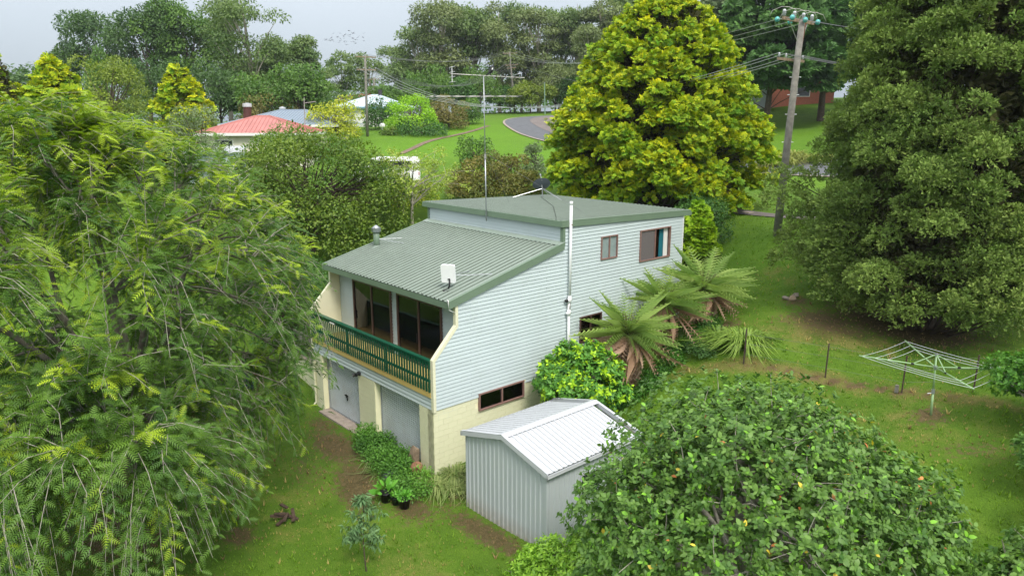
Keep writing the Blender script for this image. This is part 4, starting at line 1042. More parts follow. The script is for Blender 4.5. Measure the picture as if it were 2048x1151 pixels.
FILL = [(548, 97, 128, 190, 'mid', 'mid green tree behind the blue-grey roofed house'), (612, 95, 128, 120, 'mid', 'mid green tree right of the blue-grey roof'), (445, 100, 120, 150, 'dark', 'dark tree above the red-roofed house'),
        (330, 100, 110, 140, 'dark', 'dark tree behind the small golden conifer'), (853, 128, 128, 120, 'mid', 'mid green tree above the bright green shrub'), (905, 132, 150, 110, 'hedge', 'dark green tree behind the hedge row'), (700, 120, 178, 110, 'mid', 'green tree behind the white house'), (770, 118, 172, 110, 'mid', 'green tree right of the white house'),
        (960, 135, 130, 110, 'mid', 'mid green tree left of the road pole'), (1022, 140, 168, 100, 'hedge', 'rounded dark tree beside the road pole'), (1062, 134, 162, 110, 'olive', 'olive bushy tree right of the road pole'), (1110, 140, 130, 110, 'gumb', 'pale sparse tree above the bend of the road'), (1150, 136, 150, 90, 'hedge', 'dark tree left of the golden conifer'), (1205, 130, 110, 110, 'mid', 'green tree peeping left of the golden conifer top'),
        (1390, 120, 20, 160, 'dark', 'dark tree right behind the golden conifer'), (1760, 95, -60, 300, 'dark', 'dark tree behind the tall dark conifer'), (60, 110, 118, 220, 'dark', 'dark tree behind the golden conifers at the left edge'), (210, 105, 95, 60, 'mid', 'dark rounded tree behind the golden conifers')]
for i, (u, d, vt, w, pal, lab) in enumerate(FILL):
    broad_tree('leafy_tree', lab, u, d, vt, w, pal, 5200, 24, seed=200 + i, crown_base=.08, leaf=.42, squash=1, proto='fill_' + pal + str(i % 2))
broad_tree('leafy_tree', 'rounded olive-green tree above the feathery tree', 238, 72, 64, 178, 'olive', 9000, 34, seed=230, lr=(.18, .32), crown_base=.05, leaf=.26)
broad_tree('leafy_shrub', 'grey-green willowy shrub beside the red-roofed house', 402, 56, 203, 128, 'grey', 5200, 22, 'shrub', seed=231, crown_base=0, leaf=.2)
broad_tree('leafy_shrub', 'brown-green rounded shrub behind the blue-grey roof', 548, 92, 180, 165, 'brown', 4200, 18, 'shrub', seed=232, crown_base=0, leaf=.3)
broad_tree('leafy_shrub', 'yellow-green shrub between the blue-grey roof and the white house', 672, 80, 184, 105, 'yellow', 3600, 20, 'shrub', seed=233, crown_base=0, leaf=.28)
broad_tree('leafy_shrub', 'bright lime-green rounded shrub beside the street lawn', 826, 92, 186, 122, 'bright', 6000, 30, 'shrub', seed=234, crown_base=0.05, leaf=.26, lr=(.18, .3))
broad_tree('hedge_shrub', 'dark green shrub between the street pole and the lime-green shrub', 766, 96, 193, 84, 'hedge', 3200, 18, 'shrub', seed=235, crown_base=0, leaf=.28)
broad_tree('hedge_shrub', 'low dark green hedge under the lime-green shrub', 842, 89, 238, 118, 'hedge', 2600, 16, 'shrub', seed=236, crown_base=0, leaf=.26)
broad_tree('hedge_shrub', 'brown-green shrub right of the lime-green shrub', 897, 99, 192, 92, 'brown', 3600, 18, 'shrub', seed=237, crown_base=0, leaf=.3)
broad_tree('hedge_shrub', 'mid green shrub at the right end of the hedge row', 937, 106, 192, 66, 'mid', 2600, 14, 'shrub', seed=238, crown_base=0, leaf=.3)
broad_tree('leafy_shrub', 'small orange-green shrub beside the letterbox', 778, 88, 250, 40, 'maple', 900, 10, 'shrub', seed=239, crown_base=0, leaf=.22)
# middle distance, behind the house
broad_tree('maple_tree', 'broad green and orange-tipped tree behind the left of the house', 628, 43, 240, 430, 'maple', 42000, 120, seed=250, lr=(.13, .25), crown_base=.02, leaf=.19)
broad_tree('maple_tree', 'rounded red-tinged shrub behind the upper roof', 988, 50, 300, 215, 'red', 14000, 40, 'shrub', seed=251, lr=(.16, .28), crown_base=0, leaf=.18)
broad_tree('leafy_shrub', 'upright dark green shrub on the lawn behind the antenna mast', 952, 57, 256, 74, 'mid', 2800, 16, 'shrub', seed=252, crown_base=0, leaf=.2)
broad_tree('leafy_shrub', 'low green shrub between the red-tinged shrub and the golden conifer', 1064, 58, 288, 62, 'grey', 1600, 12, 'shrub', seed=253, crown_base=0, leaf=.2)
broad_tree('leafy_shrub', 'dark green shrub filling the corner right behind the house', 1404, 37.5, 388, 130, 'hedge', 8000, 34, 'shrub', seed=254, crown_base=0, leaf=.13)
b_, h_, r_ = dims(1392, 36, 408, 80)
conifer('golden_conifer', 'small golden conifer beside the far right corner of the house', b_, h_, [(0, r_), (.4, r_), (.8, r_ * .6), (1, .2)], 46, (.3, .5), 4200, SPRAY, .24, GOLD0, ((.08, .17, .006), (.22, .30, .008)), 45, flat=.7, group='golden conifers')
broad_tree('leafy_shrub', 'dark shrub beside the left wall of the house', 588, 34, 470, 190, 'hedge', 11000, 38, 'shrub', seed=255, crown_base=0, leaf=.15)
# thin, nearly bare tree behind the lower roof
def bare_tree():
    rng = rnd(77); base, h, rad = dims(825, 45, 312, 190); t = thing('bare_tree', 'thin half-bare tree with twiggy branches behind the lower roof', 'tree', base)
    tr = MB(); P = limb(tr, (0, 0, -.3), (.2, 0, h * .75), .12, .05, rng, 0, 8, 7); pts = []
    for i in range(16):
        q = sph(rng, 1, -.1)[0] * np.array([rad, rad, h * .4]) + np.array([0, 0, h * .58]); L = limb(tr, P[rng.integers(3, 7)], q, .045, .015, rng, .1, 6, 5)
        for j in range(7):
            e = L[rng.integers(2, 6)] + rng.normal(size=3) * np.array([.8, .8, .6]) + np.array([0, 0, .25]); Q = limb(tr, L[rng.integers(2, 6)], e, .014, .006, rng, .1, 5, 4); pts += [Q[3], Q[4]]
    tr.build('trunk', M_PALEBARK, t, True, True)
    acc = Acc(); pts = np.array(pts); leaf_cloud(acc, rng, pts, np.full(len(pts), .35), 5200, T_LEAF, F_LEAF, .15, ((.10, .15, .02), (.22, .27, .04)), fill=(.1, 1))
    acc.build('crown', LEAF, t, True)
bare_tree()

# ------------------------------------------------------------------ feathery tree on the left
M_LIMB = mat('grey_lichen_limb', (0.13, 0.115, 0.09), 0.9, 0.4, 7, 0.6, 40, stain=(0.26, 0.27, 0.20), stain_amt=0.8, stain_scale=4)
def feathery_tree():
    rng = rnd(303); bx, by = site(21.0, -11.6); base = np.array([bx, by, gz(bx, by)])
    t = thing('feathery_tree', 'huge feathery-leaved tree with pale drooping branches in front left of the house', 'tree', base)
    c = np.array([*site(20.6, -12.5), 6.0]) - base; rad = np.array([6.9, 7.2, 6.7])
    tr = MB(); fork = np.array([.1, .1, 2.3]); P0 = limb(tr, (0, 0, -.4), fork, .30, .24, rng, 0, 5, 10)
    nodes = []
    for i in range(9):
        a = i * 2.4 + rng.normal() * .2; e = R(rng.uniform(12, 72)); d = np.array([math.cos(a) * math.cos(e), math.sin(a) * math.cos(e), math.sin(e)])
        P = limb(tr, fork + rng.normal(size=3) * .08, c + d * rad * .52, .13, .05, rng, .10, 8, 8); nodes += list(P[2:])
    c2 = np.array([*site(16.2, -10.6), 3.4]) - base; rad2 = np.array([4.3, 4.3, 3.0])      # low limbs sweeping forward over the lawn
    for q in (c2, c2 + (1.5, 1.0, .3), c2 - (1.8, 1.2, -.2)): nodes += list(limb(tr, fork, q, .14, .05, rng, .18, 8, 7)[3:])
    nodes = np.array(nodes); sec = []
    for i in range(165):
        e = R(rng.uniform(-38, 85)); a = rng.uniform(0, 6.283); d = np.array([math.cos(a) * math.cos(e), math.sin(a) * math.cos(e), math.sin(e)])
        q = c + d * rad * rng.uniform(.60, .88) if i < 130 else c2 + d * rad2 * rng.uniform(.5, .85); s = nodes[np.argmin(((nodes - q) ** 2).sum(1) + (nodes[:, 2] > q[2] + 1.5) * 2)]
        P = limb(tr, s, q, .045, .016, rng, .20, 7, 5); sec += list(P[2:])
    sec = np.array(sec); tw = []; mbt = MB()
    for i in range(2700):
        e = R(rng.uniform(-56, 88)); a = rng.uniform(0, 6.283); d = np.array([math.cos(a) * math.cos(e), math.sin(a) * math.cos(e), math.sin(e)])
        f = rng.uniform(.86, 1.04) if rng.random() < .6 else rng.uniform(.35, .86)
        q = c + d * rad * f if i < 2150 else c2 + d * rad2 * f
        if q[2] < .7: continue
        k = np.argsort(((sec - q) ** 2).sum(1))[rng.integers(0, 8)]; s = sec[k]; v = q - s; L = np.linalg.norm(v)
        if L > 2.6: q = s + v * 2.6 / L; L = 2.6
        tt = np.linspace(0, 1, 7)[:, None]; droop = rng.uniform(.1, .75) * (L / 2 + .2)
        P = s * (1 - tt) + q * tt + np.array([0, 0, 1]) * (4 * tt * (1 - tt) * .14 * L - droop * tt ** 2.2) + rng.normal(size=(7, 3)) * .05
        mbt.tube(P[::2], list(np.linspace(.015, .005, 4)), 3, cap=False); tw.append(P)
    tr.build('trunk', M_LIMB, t, True, True); mbt.build('twigs', M_PALEBARK, t, True, True)
    tw = np.array(tw); n = 18; m = len(tw)
    pos = np.linspace(.14, 1.0, n)[None] * np.ones((m, 1)) * 5.99; i0 = pos.astype(int); fr = (pos - i0)[..., None]; ix = np.arange(m)[:, None]
    P = tw[ix, i0] * (1 - fr) + tw[ix, np.minimum(i0 + 1, 6)] * fr; Tn = unit(tw[ix, np.minimum(i0 + 1, 6)] - tw[ix, i0])
    side = unit(np.cross(Tn, np.array([0, 0, 1.0]))) * np.where(np.arange(n) % 2 == 0, 1, -1)[None, :, None]
    out = unit((P - c) / rad)
    D = Tn * .55 + side * .75 + out * .2 + rng.normal(size=P.shape) * .3 + np.array([0, 0, .12])
    U = np.array([0, 0, 1.0]) + out * .5 + rng.normal(size=P.shape) * .3
    S = rng.uniform(.23, .41, (m, n)) * np.linspace(1, .8, n)[None]
    young = (rng.random(m) < np.clip(.12 + .62 * (out[:, -1, 2]), .08, .7))[:, None] * (np.linspace(0, 1, n)[None] ** .6) * rng.uniform(.4, 1, (m, 1))
    c0 = np.array((.024, .064, .012)); c1 = np.array((.080, .145, .016)); cy = np.array((.225, .295, .014))
    tone = (rng.random((m, 1)) * .6 + rng.random((m, n)) * .4)[..., None]; Cc = c0 * (1 - tone) + c1 * tone; Cc = Cc * (1 - young[..., None]) + cy * young[..., None]
    V, F, C = scatter(T_FROND, F_FROND, P.reshape(-1, 3), D.reshape(-1, 3), U.reshape(-1, 3), S.ravel(), Cc.reshape(-1, 3))
    np_mesh('crown', V, F, LEAF, t, C, local=True)
feathery_tree()

# ------------------------------------------------------------------ near shrubs
def near_shrub(name, label, xy, rad, zc, lobes, lr, n, size, pal, seed, T=(T_OVAL, F_OVAL), cat='shrub', zmin=-.35, cluster=6, material=None, spots=None, twigs=60, inner=(.6, .88), group=None, floor=.1, tw_mat=None):
    """shrub built of leafy shoots: each shoot a whorl of leaves around a twig tip"""
    rng = rnd(seed); base = np.array([*xy, gz(*xy)]); t = thing(name, label, cat, base, group=group); rad = np.array(rad, float); c = np.array([0, 0, zc])
    lc, lrr = shell_lobes(rng, c, rad, lobes, lr, zmin, inner)
    ns = n // cluster; k = rng.choice(lobes, ns, p=lrr ** 2 / (lrr ** 2).sum()); d = sph(rng, ns, -.35)
    tip = lc[k] + d * lrr[k][:, None] * rng.uniform(.7, 1.08, (ns, 1)); ok = tip[:, 2] > floor; tip, d, k = tip[ok], d[ok], k[ok]; ns = len(tip)
    od = unit(d * .8 + unit((tip - c) / rad) * .5 + rng.normal(size=(ns, 3)) * .35 + np.array([0, 0, .35]))
    a = unit(np.cross(od, rng.normal(size=(ns, 3)))); b = np.cross(od, a)
    ph = (np.arange(cluster) * 2.4)[None] + rng.uniform(0, 6.28, (ns, 1)); el = rng.uniform(.1, .75, (ns, cluster))[..., None]
    D = (a[:, None] * np.cos(ph)[..., None] + b[:, None] * np.sin(ph)[..., None]) * np.cos(el) + od[:, None] * np.sin(el)
    P = tip[:, None] - od[:, None] * (np.arange(cluster) / cluster)[None, :, None] * size * .9
    U = od[:, None] + rng.normal(size=D.shape) * .25 + np.array([0, 0, .25])
    tone = np.clip(.55 * rng.random((ns, 1)) + .45 * rng.random((ns, cluster)), 0, 1)[..., None]
    C = np.array(pal[0]) * (1 - tone) + np.array(pal[1]) * tone
    if spots is not None:
        for col_, pr in spots:
            msk = rng.random((ns, cluster)) < pr if pr < .1 else (rng.random((ns, 1)) < pr) & (np.arange(cluster)[None] < 5); C[msk] = np.array(col_) * rng.uniform(.8, 1.2, (msk.sum(), 1))
    S = size * rng.uniform(.7, 1.2, (ns, cluster))
    V, F, CC = scatter(T[0], T[1], P.reshape(-1, 3), D.reshape(-1, 3), U.reshape(-1, 3), S.ravel(), C.reshape(-1, 3))
    np_mesh('crown', V, F, material or LEAF_GLOSSY, t, CC, local=True)
    tr = MB()
    for i in range(5): limb(tr, (rng.normal() * .15, rng.normal() * .15, -.2), c + rng.normal(size=3) * rad * .3, .09 * rad[0] / 3 + .02, .05, rng, .05, 6, 6)
    for i in range(min(lobes, 60)): limb(tr, c + rng.normal(size=3) * rad * .2, lc[i], .04 * rad[0] / 3 + .008, .012, rng, .05, 5, 5)
    for i in range(twigs):
        j = rng.integers(0, ns); limb(tr, lc[k[j]], tip[j] + od[j] * size * .3, .012, .006, rng, 0, 4, 4)
    tr.build('trunk', tw_mat or M_PALEBARK, t, True, True)
    return t
CAM_PAL = ((.020, .056, .009), (.088, .155, .030))
near_shrub('camellia_shrub', 'large glossy grey-green leaved shrub in front of the shed', site(13.6, 5.1), (4.2, 3.8, 3.35), 2.95, 135, (.6, 1.1), 60000, .122, CAM_PAL, 401, spots=[((.10, .22, .02), .06), ((.36, .28, .03), .003), ((.34, .12, .04), .0025)], twigs=420, zmin=-.3, inner=(.62, .86))
near_shrub('camellia_shrub', 'glossy-leaved shrub in the bottom right corner of the picture', site(10.8, 9.7), (1.9, 1.9, 1.4), 2.3, 30, (.5, .8), 11000, .135, CAM_PAL, 402, spots=[((.10, .22, .02), .05)], twigs=80)
near_shrub('citrus_shrub', 'bright green leafy shrub at the near corner of the shed', site(15.5, 1.5), (1.8, 1.4, 1.0), .92, 40, (.3, .5), 13000, .12, ((.060, .145, .012), (.19, .31, .03)), 403, T=(T_LEAF, F_LEAF), twigs=120, zmin=-.4)
near_shrub('rounded_shrub', 'rounded bright green shrub against the side wall between shed and ferns', (1.75, 5.45), (1.55, 1.75, 1.55), 1.55, 60, (.35, .55), 17500, .19, ((.026, .085, .016), (.085, .20, .025)), 404, T=(T_LEAF, F_LEAF), cluster=7, spots=[((.20, .32, .012), .30)], twigs=40, zmin=-.5)
near_shrub('leafy_shrub', 'dark green shrub at the right edge beside the clothes line', site(18.8, 14.6), (1.5, 1.4, 1.25), 1.15, 34, (.35, .5), 9000, .13, ((.022, .075, .012), (.085, .19, .02)), 405, T=(T_LEAF, F_LEAF), material=LEAF)
near_shrub('leafy_shrub', 'low green shrub below the right edge shrub', site(16.5, 13.4), (1.0, 1.0, .8), .7, 20, (.3, .42), 4000, .13, ((.03, .08, .015), (.09, .17, .03)), 406, T=(T_LEAF, F_LEAF), material=LEAF)
near_shrub('leafy_shrub', 'small dry orange-brown shrub at the lower right edge', site(14.6, 12.6), (.75, .75, .6), .9, 14, (.25, .4), 2600, .10, ((.16, .11, .03), (.34, .22, .07)), 407, T=(T_LEAF, F_LEAF), material=LEAF)
def sapling():
    rng = rnd(88); xy = site(18.0, -4.05); base = np.array([*xy, gz(*xy)]); t = thing('sapling', 'slender young tree with drooping grey-green leaves on the front lawn', 'tree', base)
    tr = MB(); P = limb(tr, (0, 0, -.1), (.05, 0, 2.2), .022, .008, rng, 0, 8, 6); pts = []
    for i in range(26):
        k = rng.integers(3, 8); a = rng.uniform(0, 6.28); L = rng.uniform(.35, .85) * (1.15 - k / 11); Q = limb(tr, P[k], P[k] + np.array([math.cos(a) * L, math.sin(a) * L, rng.uniform(-.1, .35)]), .008, .003, rng, .15, 5, 4); pts += list(Q[2:])
    tr.build('trunk', M_BARK, t, True, True); pts = np.array(pts); acc = Acc()
    leaf_cloud(acc, rng, pts, np.full(len(pts), .12), 950, T_LEAF * np.array([.55, 1, 1]), F_LEAF, .17, ((.045, .095, .035), (.11, .18, .075)), hang=1.0, fill=(.1, 1)); acc.build('crown', LEAF, t, True)
sapling()

# ------------------------------------------------------------------ tree ferns along the side wall
T_FERN, F_FERN, W_FERN = frond_template(14, .20, .028, .62, .28)
T_DEAD, F_DEAD, W_DEAD = frond_template(13, .13, .03, 1.0, .5)
def tree_fern(label, x, y, zc, L, seed, green=34, dead=24, lean=(0, 0)):
    rng = rnd(seed); base = np.array([x, y, gz(x, y)]); hz = zc - base[2]; t = thing('tree_fern', label, 'fern', base, group='tree ferns along the side wall')
    MB().tube([(0, 0, -.3), (lean[0] * .5, lean[1] * .5, hz * .5), (lean[0], lean[1], hz)], [.16, .13, .12], 9).build('trunk', M_BARK, t, True, True)
    o = np.array([lean[0], lean[1], hz])
    a = np.arange(green) * 2.39996 + rng.normal(size=green) * .15; el = np.concatenate([rng.uniform(.85, 1.35, green // 2), rng.uniform(.35, .9, green - green // 2)])
    D = np.stack([np.cos(a) * np.cos(el), np.sin(a) * np.cos(el), np.sin(el)], -1); D[:, 0] += .22
    C = mixc(rng, (.085, .145, .030), (.175, .235, .060), green)
    V, F, CC = scatter(T_FERN, F_FERN, np.tile(o, (green, 1)) + D * .08, D, np.tile((0, 0, 1.0), (green, 1)) + rng.normal(size=(green, 3)) * .08, L * rng.uniform(.8, 1.1, green), C)
    np_mesh('fronds', V, F, LEAF, t, CC, local=True)
    rib = MB()
    for dd in D: rib.tube([o, o + unit(dd) * L * .45], [.018, .008], 4, cap=False)
    rib.build('frond_stems', mat('fern_stem', (.10, .09, .03), .8, .2), t, local=True)
    V, F, C = [], [], []; acc = Acc()
    a = rng.uniform(0, 6.28, dead); lowz = rng.uniform(-1.25, -.75, dead)
    D = np.stack([np.cos(a) * .62, np.sin(a) * .62, lowz * .62 + .05], -1); D[:, 0] += .1
    P = np.tile(o - np.array([0, 0, .02]), (dead, 1)) + np.stack([np.cos(a), np.sin(a), 0 * a], -1) * .2
    S = np.minimum(L * rng.uniform(.65, 1.15, dead), hz * .95)
    acc.add(*scatter(T_DEAD, F_DEAD, P, D, np.stack([np.cos(a), np.sin(a), .35 + 0 * a], -1), S, mixc(rng, (.17, .105, .065), (.31, .225, .165), dead)))
    acc.add(*scatter(T_DEAD, F_DEAD, P, D + rng.normal(size=D.shape) * .12, np.stack([-np.sin(a), np.cos(a), .0 * a], -1), S * .95, mixc(rng, (.17, .105, .065), (.29, .205, .15), dead)))
    acc.build('dead_fronds', LEAF, t, True)
tree_fern('tree fern nearest the shed with a long skirt of brown dead fronds', 1.6, 8.0, 3.75, 1.9, 501, 48, 44, (.05, 0))
tree_fern('middle tree fern of the three along the side wall', 1.3, 10.6, 4.4, 1.85, 502, 46, 18, (.0, .1))
tree_fern('tree fern at the far right corner of the house', 1.75, 12.7, 4.8, 1.95, 503, 50, 40, (.1, 0))

# ------------------------------------------------------------------ strappy clumps, beds and pots
def strap_clump(name, label, xy, r, L, n, pal, seed, wid=.02, cat='plant', group=None, lean=0.0, mat_=None, z=None):
    rng = rnd(seed); base = np.array([*xy, gz(*xy) if z is None else z]); t = thing(name, label, cat, base, group=group)
    a = rng.uniform(0, 6.28, n); rr = r * np.sqrt(rng.random(n)); el = rng.uniform(.55, 1.45, n); LL = L * rng.uniform(.6, 1.1, n)
    P0 = np.stack([rr * np.cos(a), rr * np.sin(a), 0 * a], -1); hd_ = np.stack([np.cos(a + rng.normal(size=n) * .5), np.sin(a + rng.normal(size=n) * .5), 0 * a], -1)
    sd = np.cross(hd_, (0, 0, 1.0)); k = 5; V = np.zeros((n, k * 2, 3))
    for i in range(k):
        s = i / (k - 1); c = P0 + hd_ * (LL * s * np.cos(el) * (1 + .5 * s))[:, None] + np.array([0, 0, 1.0]) * (LL * (np.sin(el) * s - .85 * s ** 2.3))[:, None]
        w_ = wid * (1 - .92 * s ** 2) * .5; V[:, 2 * i] = c - sd * w_; V[:, 2 * i + 1] = c + sd * w_
    V[:, :, 2] = np.maximum(V[:, :, 2], .01); F = np.array([(2 * i, 2 * i + 1, 2 * i + 3, 2 * i + 2) for i in range(k - 1)])
    FF = (F[None] + (np.arange(n) * k * 2)[:, None, None]).reshape(-1, 4); C = np.repeat(mixc(rng, pal[0], pal[1], n), k * 2, 0)
    np_mesh('leaves', V.reshape(-1, 3), FF, mat_ or LEAF, t, C, local=True); return t
SP = ((.07, .14, .02), (.20, .28, .06))
strap_clump('strappy_plant', 'big clump of long arching strappy leaves at the fence end', (4.9, 11.0), .55, 1.55, 460, ((.14, .25, .03), (.30, .42, .08)), 601, .05)
strap_clump('strappy_plant', 'smaller strappy clump behind the big strappy clump', (3.7, 11.4), .5, 1.2, 260, ((.11, .22, .03), (.25, .38, .07)), 602, .045)
for i, (x, y) in enumerate(((.55, -.35), (1.1, -.05), (1.6, .5), (1.15, .75), (.4, .55), (.05, -.75))):
    strap_clump('striped_plant', ['striped arching plant right below the house corner', 'striped arching plant second along the side wall', 'striped arching plant next to the shed corner', 'striped arching plant behind the shed corner plant', 'striped arching plant close against the cream wall', 'striped arching plant in front of the house corner'][i], (x, y), .28, .85, 190, ((.14, .23, .05), (.42, .48, .18)), 610 + i, .028, group='striped plants round the house corner')
for i, (u, d) in enumerate(((1536, 63), (1556, 64), (1578, 63), (1602, 64.5), (1625, 63.5), (1648, 64), (1590, 66), (1545, 66))):
    p = ground_at(u, d); strap_clump('verge_plant', ['leftmost strappy clump on the road bank beside the golden conifer', 'strappy clump on the road bank left of the near pole', 'strappy clump on the road bank seen right against the near pole', 'strappy clump on the road bank just right of the near pole', 'strappy clump on the road bank near the dark conifer', 'rightmost strappy clump on the road bank touching the dark conifer', 'strappy clump at the back of the road bank behind the near pole', 'strappy clump at the back of the road bank beside the golden conifer'][i], p[:2], .7, 1.9, 160, ((.15, .19, .03), (.34, .36, .09)), 630 + i, .07, group='strappy clumps on the road bank')
def bed(name, label, pts, h, n, size, pal, seed, T=(T_LEAF, F_LEAF), cat='plant'):
    rng = rnd(seed); pts = np.array(pts, float); z = height(pts[:, 0], pts[:, 1]); t = thing(name, label, cat, (pts[0, 0], pts[0, 1], z[0])); acc = Acc()
    lc = np.column_stack([pts, z + h * .35]) - np.array([pts[0, 0], pts[0, 1], z[0]]); lr = np.full(len(pts), 1.0) * rng.uniform(.85, 1.15, len(pts)) * .5
    leaf_cloud(acc, rng, lc, lr, n, T[0], T[1], size, pal, zmin=-.2, flat=h / .62, hang=.1, outw=.5, spread=.6, fill=(.3, 1.08)); acc.build('leaves', LEAF, t, True); return t
bed('weedy_shrub', 'overgrown leafy garden bed in front of the right garage door', [(-3.6, -.45), (-3.2, -.75), (-2.6, -.5), (-2.4, -.9), (-1.9, -.6), (-1.6, -1.0), (-1.2, -.55), (-.9, -.9), (-3.9, -.35), (-.7, -1.3), (-2.9, -.3), (-1.5, -.3)], .62, 9000, .10, ((.025, .075, .012), (.085, .19, .025)), 640)
bed('weedy_shrub', 'low leafy weeds between the pots and the house corner', [(-.4, -1.1), (-.1, -1.5), (.3, -1.4), (.0, -.6), (.6, -1.0)], .5, 2600, .09, ((.03, .09, .012), (.11, .22, .03)), 641)
strap_clump('strappy_plant', 'grassy strappy tuft in the bed before the right garage door', (-2.5, -1.0), .22, .8, 70, ((.14, .22, .06), (.28, .36, .14)), 642, .025)
strap_clump('strappy_plant', 'small strappy tuft nearer the rock in the garage bed', (-1.5, -1.35), .22, .75, 60, ((.12, .2, .05), (.26, .34, .12)), 643, .025)
bed('creeper', 'green ground cover under the tree ferns', [(2.3 + .25 * (i % 3), 6.9 + i * .55) for i in range(11)], .45, 7500, .10, ((.018, .07, .01), (.06, .15, .015)), 644)
bed('creeper', 'dark leafy border beside the fence end', [(2.5, 11.2), (3.0, 10.6), (3.5, 10.2), (3.9, 10.0), (2.6, 12.2)], .45, 3000, .09, ((.02, .06, .015), (.06, .12, .03)), 645)

# distant woodland behind the ridge trees
def woodland():
    rng = rnd(950); n = 70; d = rng.uniform(172, 200, n); r = np.linspace(-125, 60, n) + rng.normal(size=n) * 2
    P = np.array([site(a, b) for a, b in zip(d, r)]); z = height(P[:, 0], P[:, 1]); lr = rng.uniform(3.0, 5.0, n); acc = Acc()
    lc = np.concatenate([np.column_stack([P, z + rng.uniform(1, 4.5, n)]), np.column_stack([P + rng.normal(size=P.shape) * 2, z + rng.uniform(4, 8.5, n)])]); lr = np.concatenate([lr, lr * .7])
    leaf_cloud(acc, rng, lc, lr, 16000, T_LEAF, F_LEAF, .9, PAL['mid'], fill=(.5, 1.1)); o = acc.build('far_woodland', LEAF, None); tag(o, 'distant dark woodland behind the ridge trees', 'woodland', kind='stuff')
woodland()

broad_tree('leafy_shrub', 'pale green feathery shrub in front of the white van', 800, 49, 334, 170, 'yellow', 3600, 26, 'shrub', seed=256, crown_base=0, leaf=.17)
# ------------------------------------------------------------------ power poles and lines
def pole(label, base, top, r0, r1, group='timber power poles'):
    t = thing('power_pole', label, 'power pole', base, group=group)
    base, top = np.array(base), np.array(top)
    MB().tube([base - (0, 0, .6), base * .5 + top * .5, top], [r0, (r0 + r1) / 2, r1], 12).build('pole_shaft', M_TIMBER, t, True)
    return t
def crossarm(t, a, b, pins, w=.11, h=.12, cup=M_PORC, ph=.22):
    a, b = Vector(a), Vector(b); o = MB().bar(a, b, w, h).build('crossarm', M_ARM, t); out = []
    for q in pins:
        p = a.lerp(b, q); MB().tube([p + Vector((0, 0, .05)), p + Vector((0, 0, ph * .5))], .018, 6).build('pin', M_STEEL, t)
        MB().lathe(tuple(p + Vector((0, 0, ph * .45))), [(0, 0), (.055, 0), (.05, .05), (.06, .06), (.045, .11), (.05, .12), (.03, .17), (0, .18)], 8).build('insulator', cup, t, True)
        out.append(p + Vector((0, 0, ph + .05)))
    return out
# near pole
pb = ground_at(1553, 36); pt = pb + np.array([.24, .27, 10.1])
p1 = pole('tall weathered timber power pole on the right lawn', pb, pt, .20, .14)
def along(p, q, s): return np.array(p) * (1 - s) + np.array(q) * s
A0, A1 = at(1566, 36, 35.6), at(1626, 47, 37.2)
MB().bar(A0, A1, .12, .15).build('crossarm', M_ARM, p1)
MB().bar(along(A0, A1, .18), along(pt, pb, .11), .05, .01).bar(along(A0, A1, .82), along(pt, pb, .11), .05, .01).build('brace', M_STEEL, p1)
TOPW = []
for i, s in enumerate((0.03, .36, .66, .95)):
    p = Vector(along(A0, A1, s)); MB().lathe(tuple(p + Vector((0, 0, .12))), [(0, 0), (.09, 0), (.07, .07), (.095, .08), (.07, .15), (.09, .16), (.06, .26), (0, .28)], 10).build('insulator', M_PORC, p1, True)
    MB().tube([p + Vector((0, 0, .05)), p + Vector((0, 0, .15))], .02, 6).build('pin', M_STEEL, p1)
    loop = [p + Vector((-.45, -.5, .08)), p + Vector((-.4, -.35, .35)), p + Vector((-.1, -.1, .5)), p + Vector((.15, .1, .48)), p + Vector((.4, .3, .35)), p + Vector((.5, .45, .05))]
    MB().tube(loop, .012, 5).build('jumper', M_ALU, p1, True)
dirw = Vector((at(1020, 107, 140) - along(A0, A1, .5))).normalized()
for i, s in enumerate((.08, .5, .92)):
    p = Vector(along(A0, A1, s)); q = p + dirw * .75
    MB().tube([p, q], .022, 6).build('strain_rod', M_STEEL, p1)
    MB().tube([q, q + dirw * .04, q + dirw * .05, q + dirw * .10], [.03, .13, .13, .04], 12).build('strain_insulator', M_INSUL, p1, True); TOPW.append(q + dirw * .1)
    q = p - dirw * .6; MB().tube([p, q], .022, 6).build('strain_rod', M_STEEL, p1)
    MB().tube([q, q - dirw * .04, q - dirw * .05, q - dirw * .10], [.03, .13, .13, .04], 12).build('strain_insulator', M_INSUL, p1, True)
L0, L1 = at(1556, 117, 35.5), at(1607, 123, 37.0)
LOWW = crossarm(p1, L0, L1, (.04, .3, .7, .96), .11, .12)
MB().tube([at(1613, 35, 36.4), at(1592, 150, 36.3), at(1570, 300, 36.3)], .045, 6).build('conduit', mat('rusty_conduit', (.17, .09, .055), .9, .3), p1)
for s in (.25, .33, .42, .55, .68): MB().tube([along(pt, pb, s) - np.array([.28 * RT[0], .28 * RT[1], 0]), along(pt, pb, s) + np.array([.28 * RT[0], .28 * RT[1], 0])], .015, 5).build('step_bolt', M_STEEL, p1)
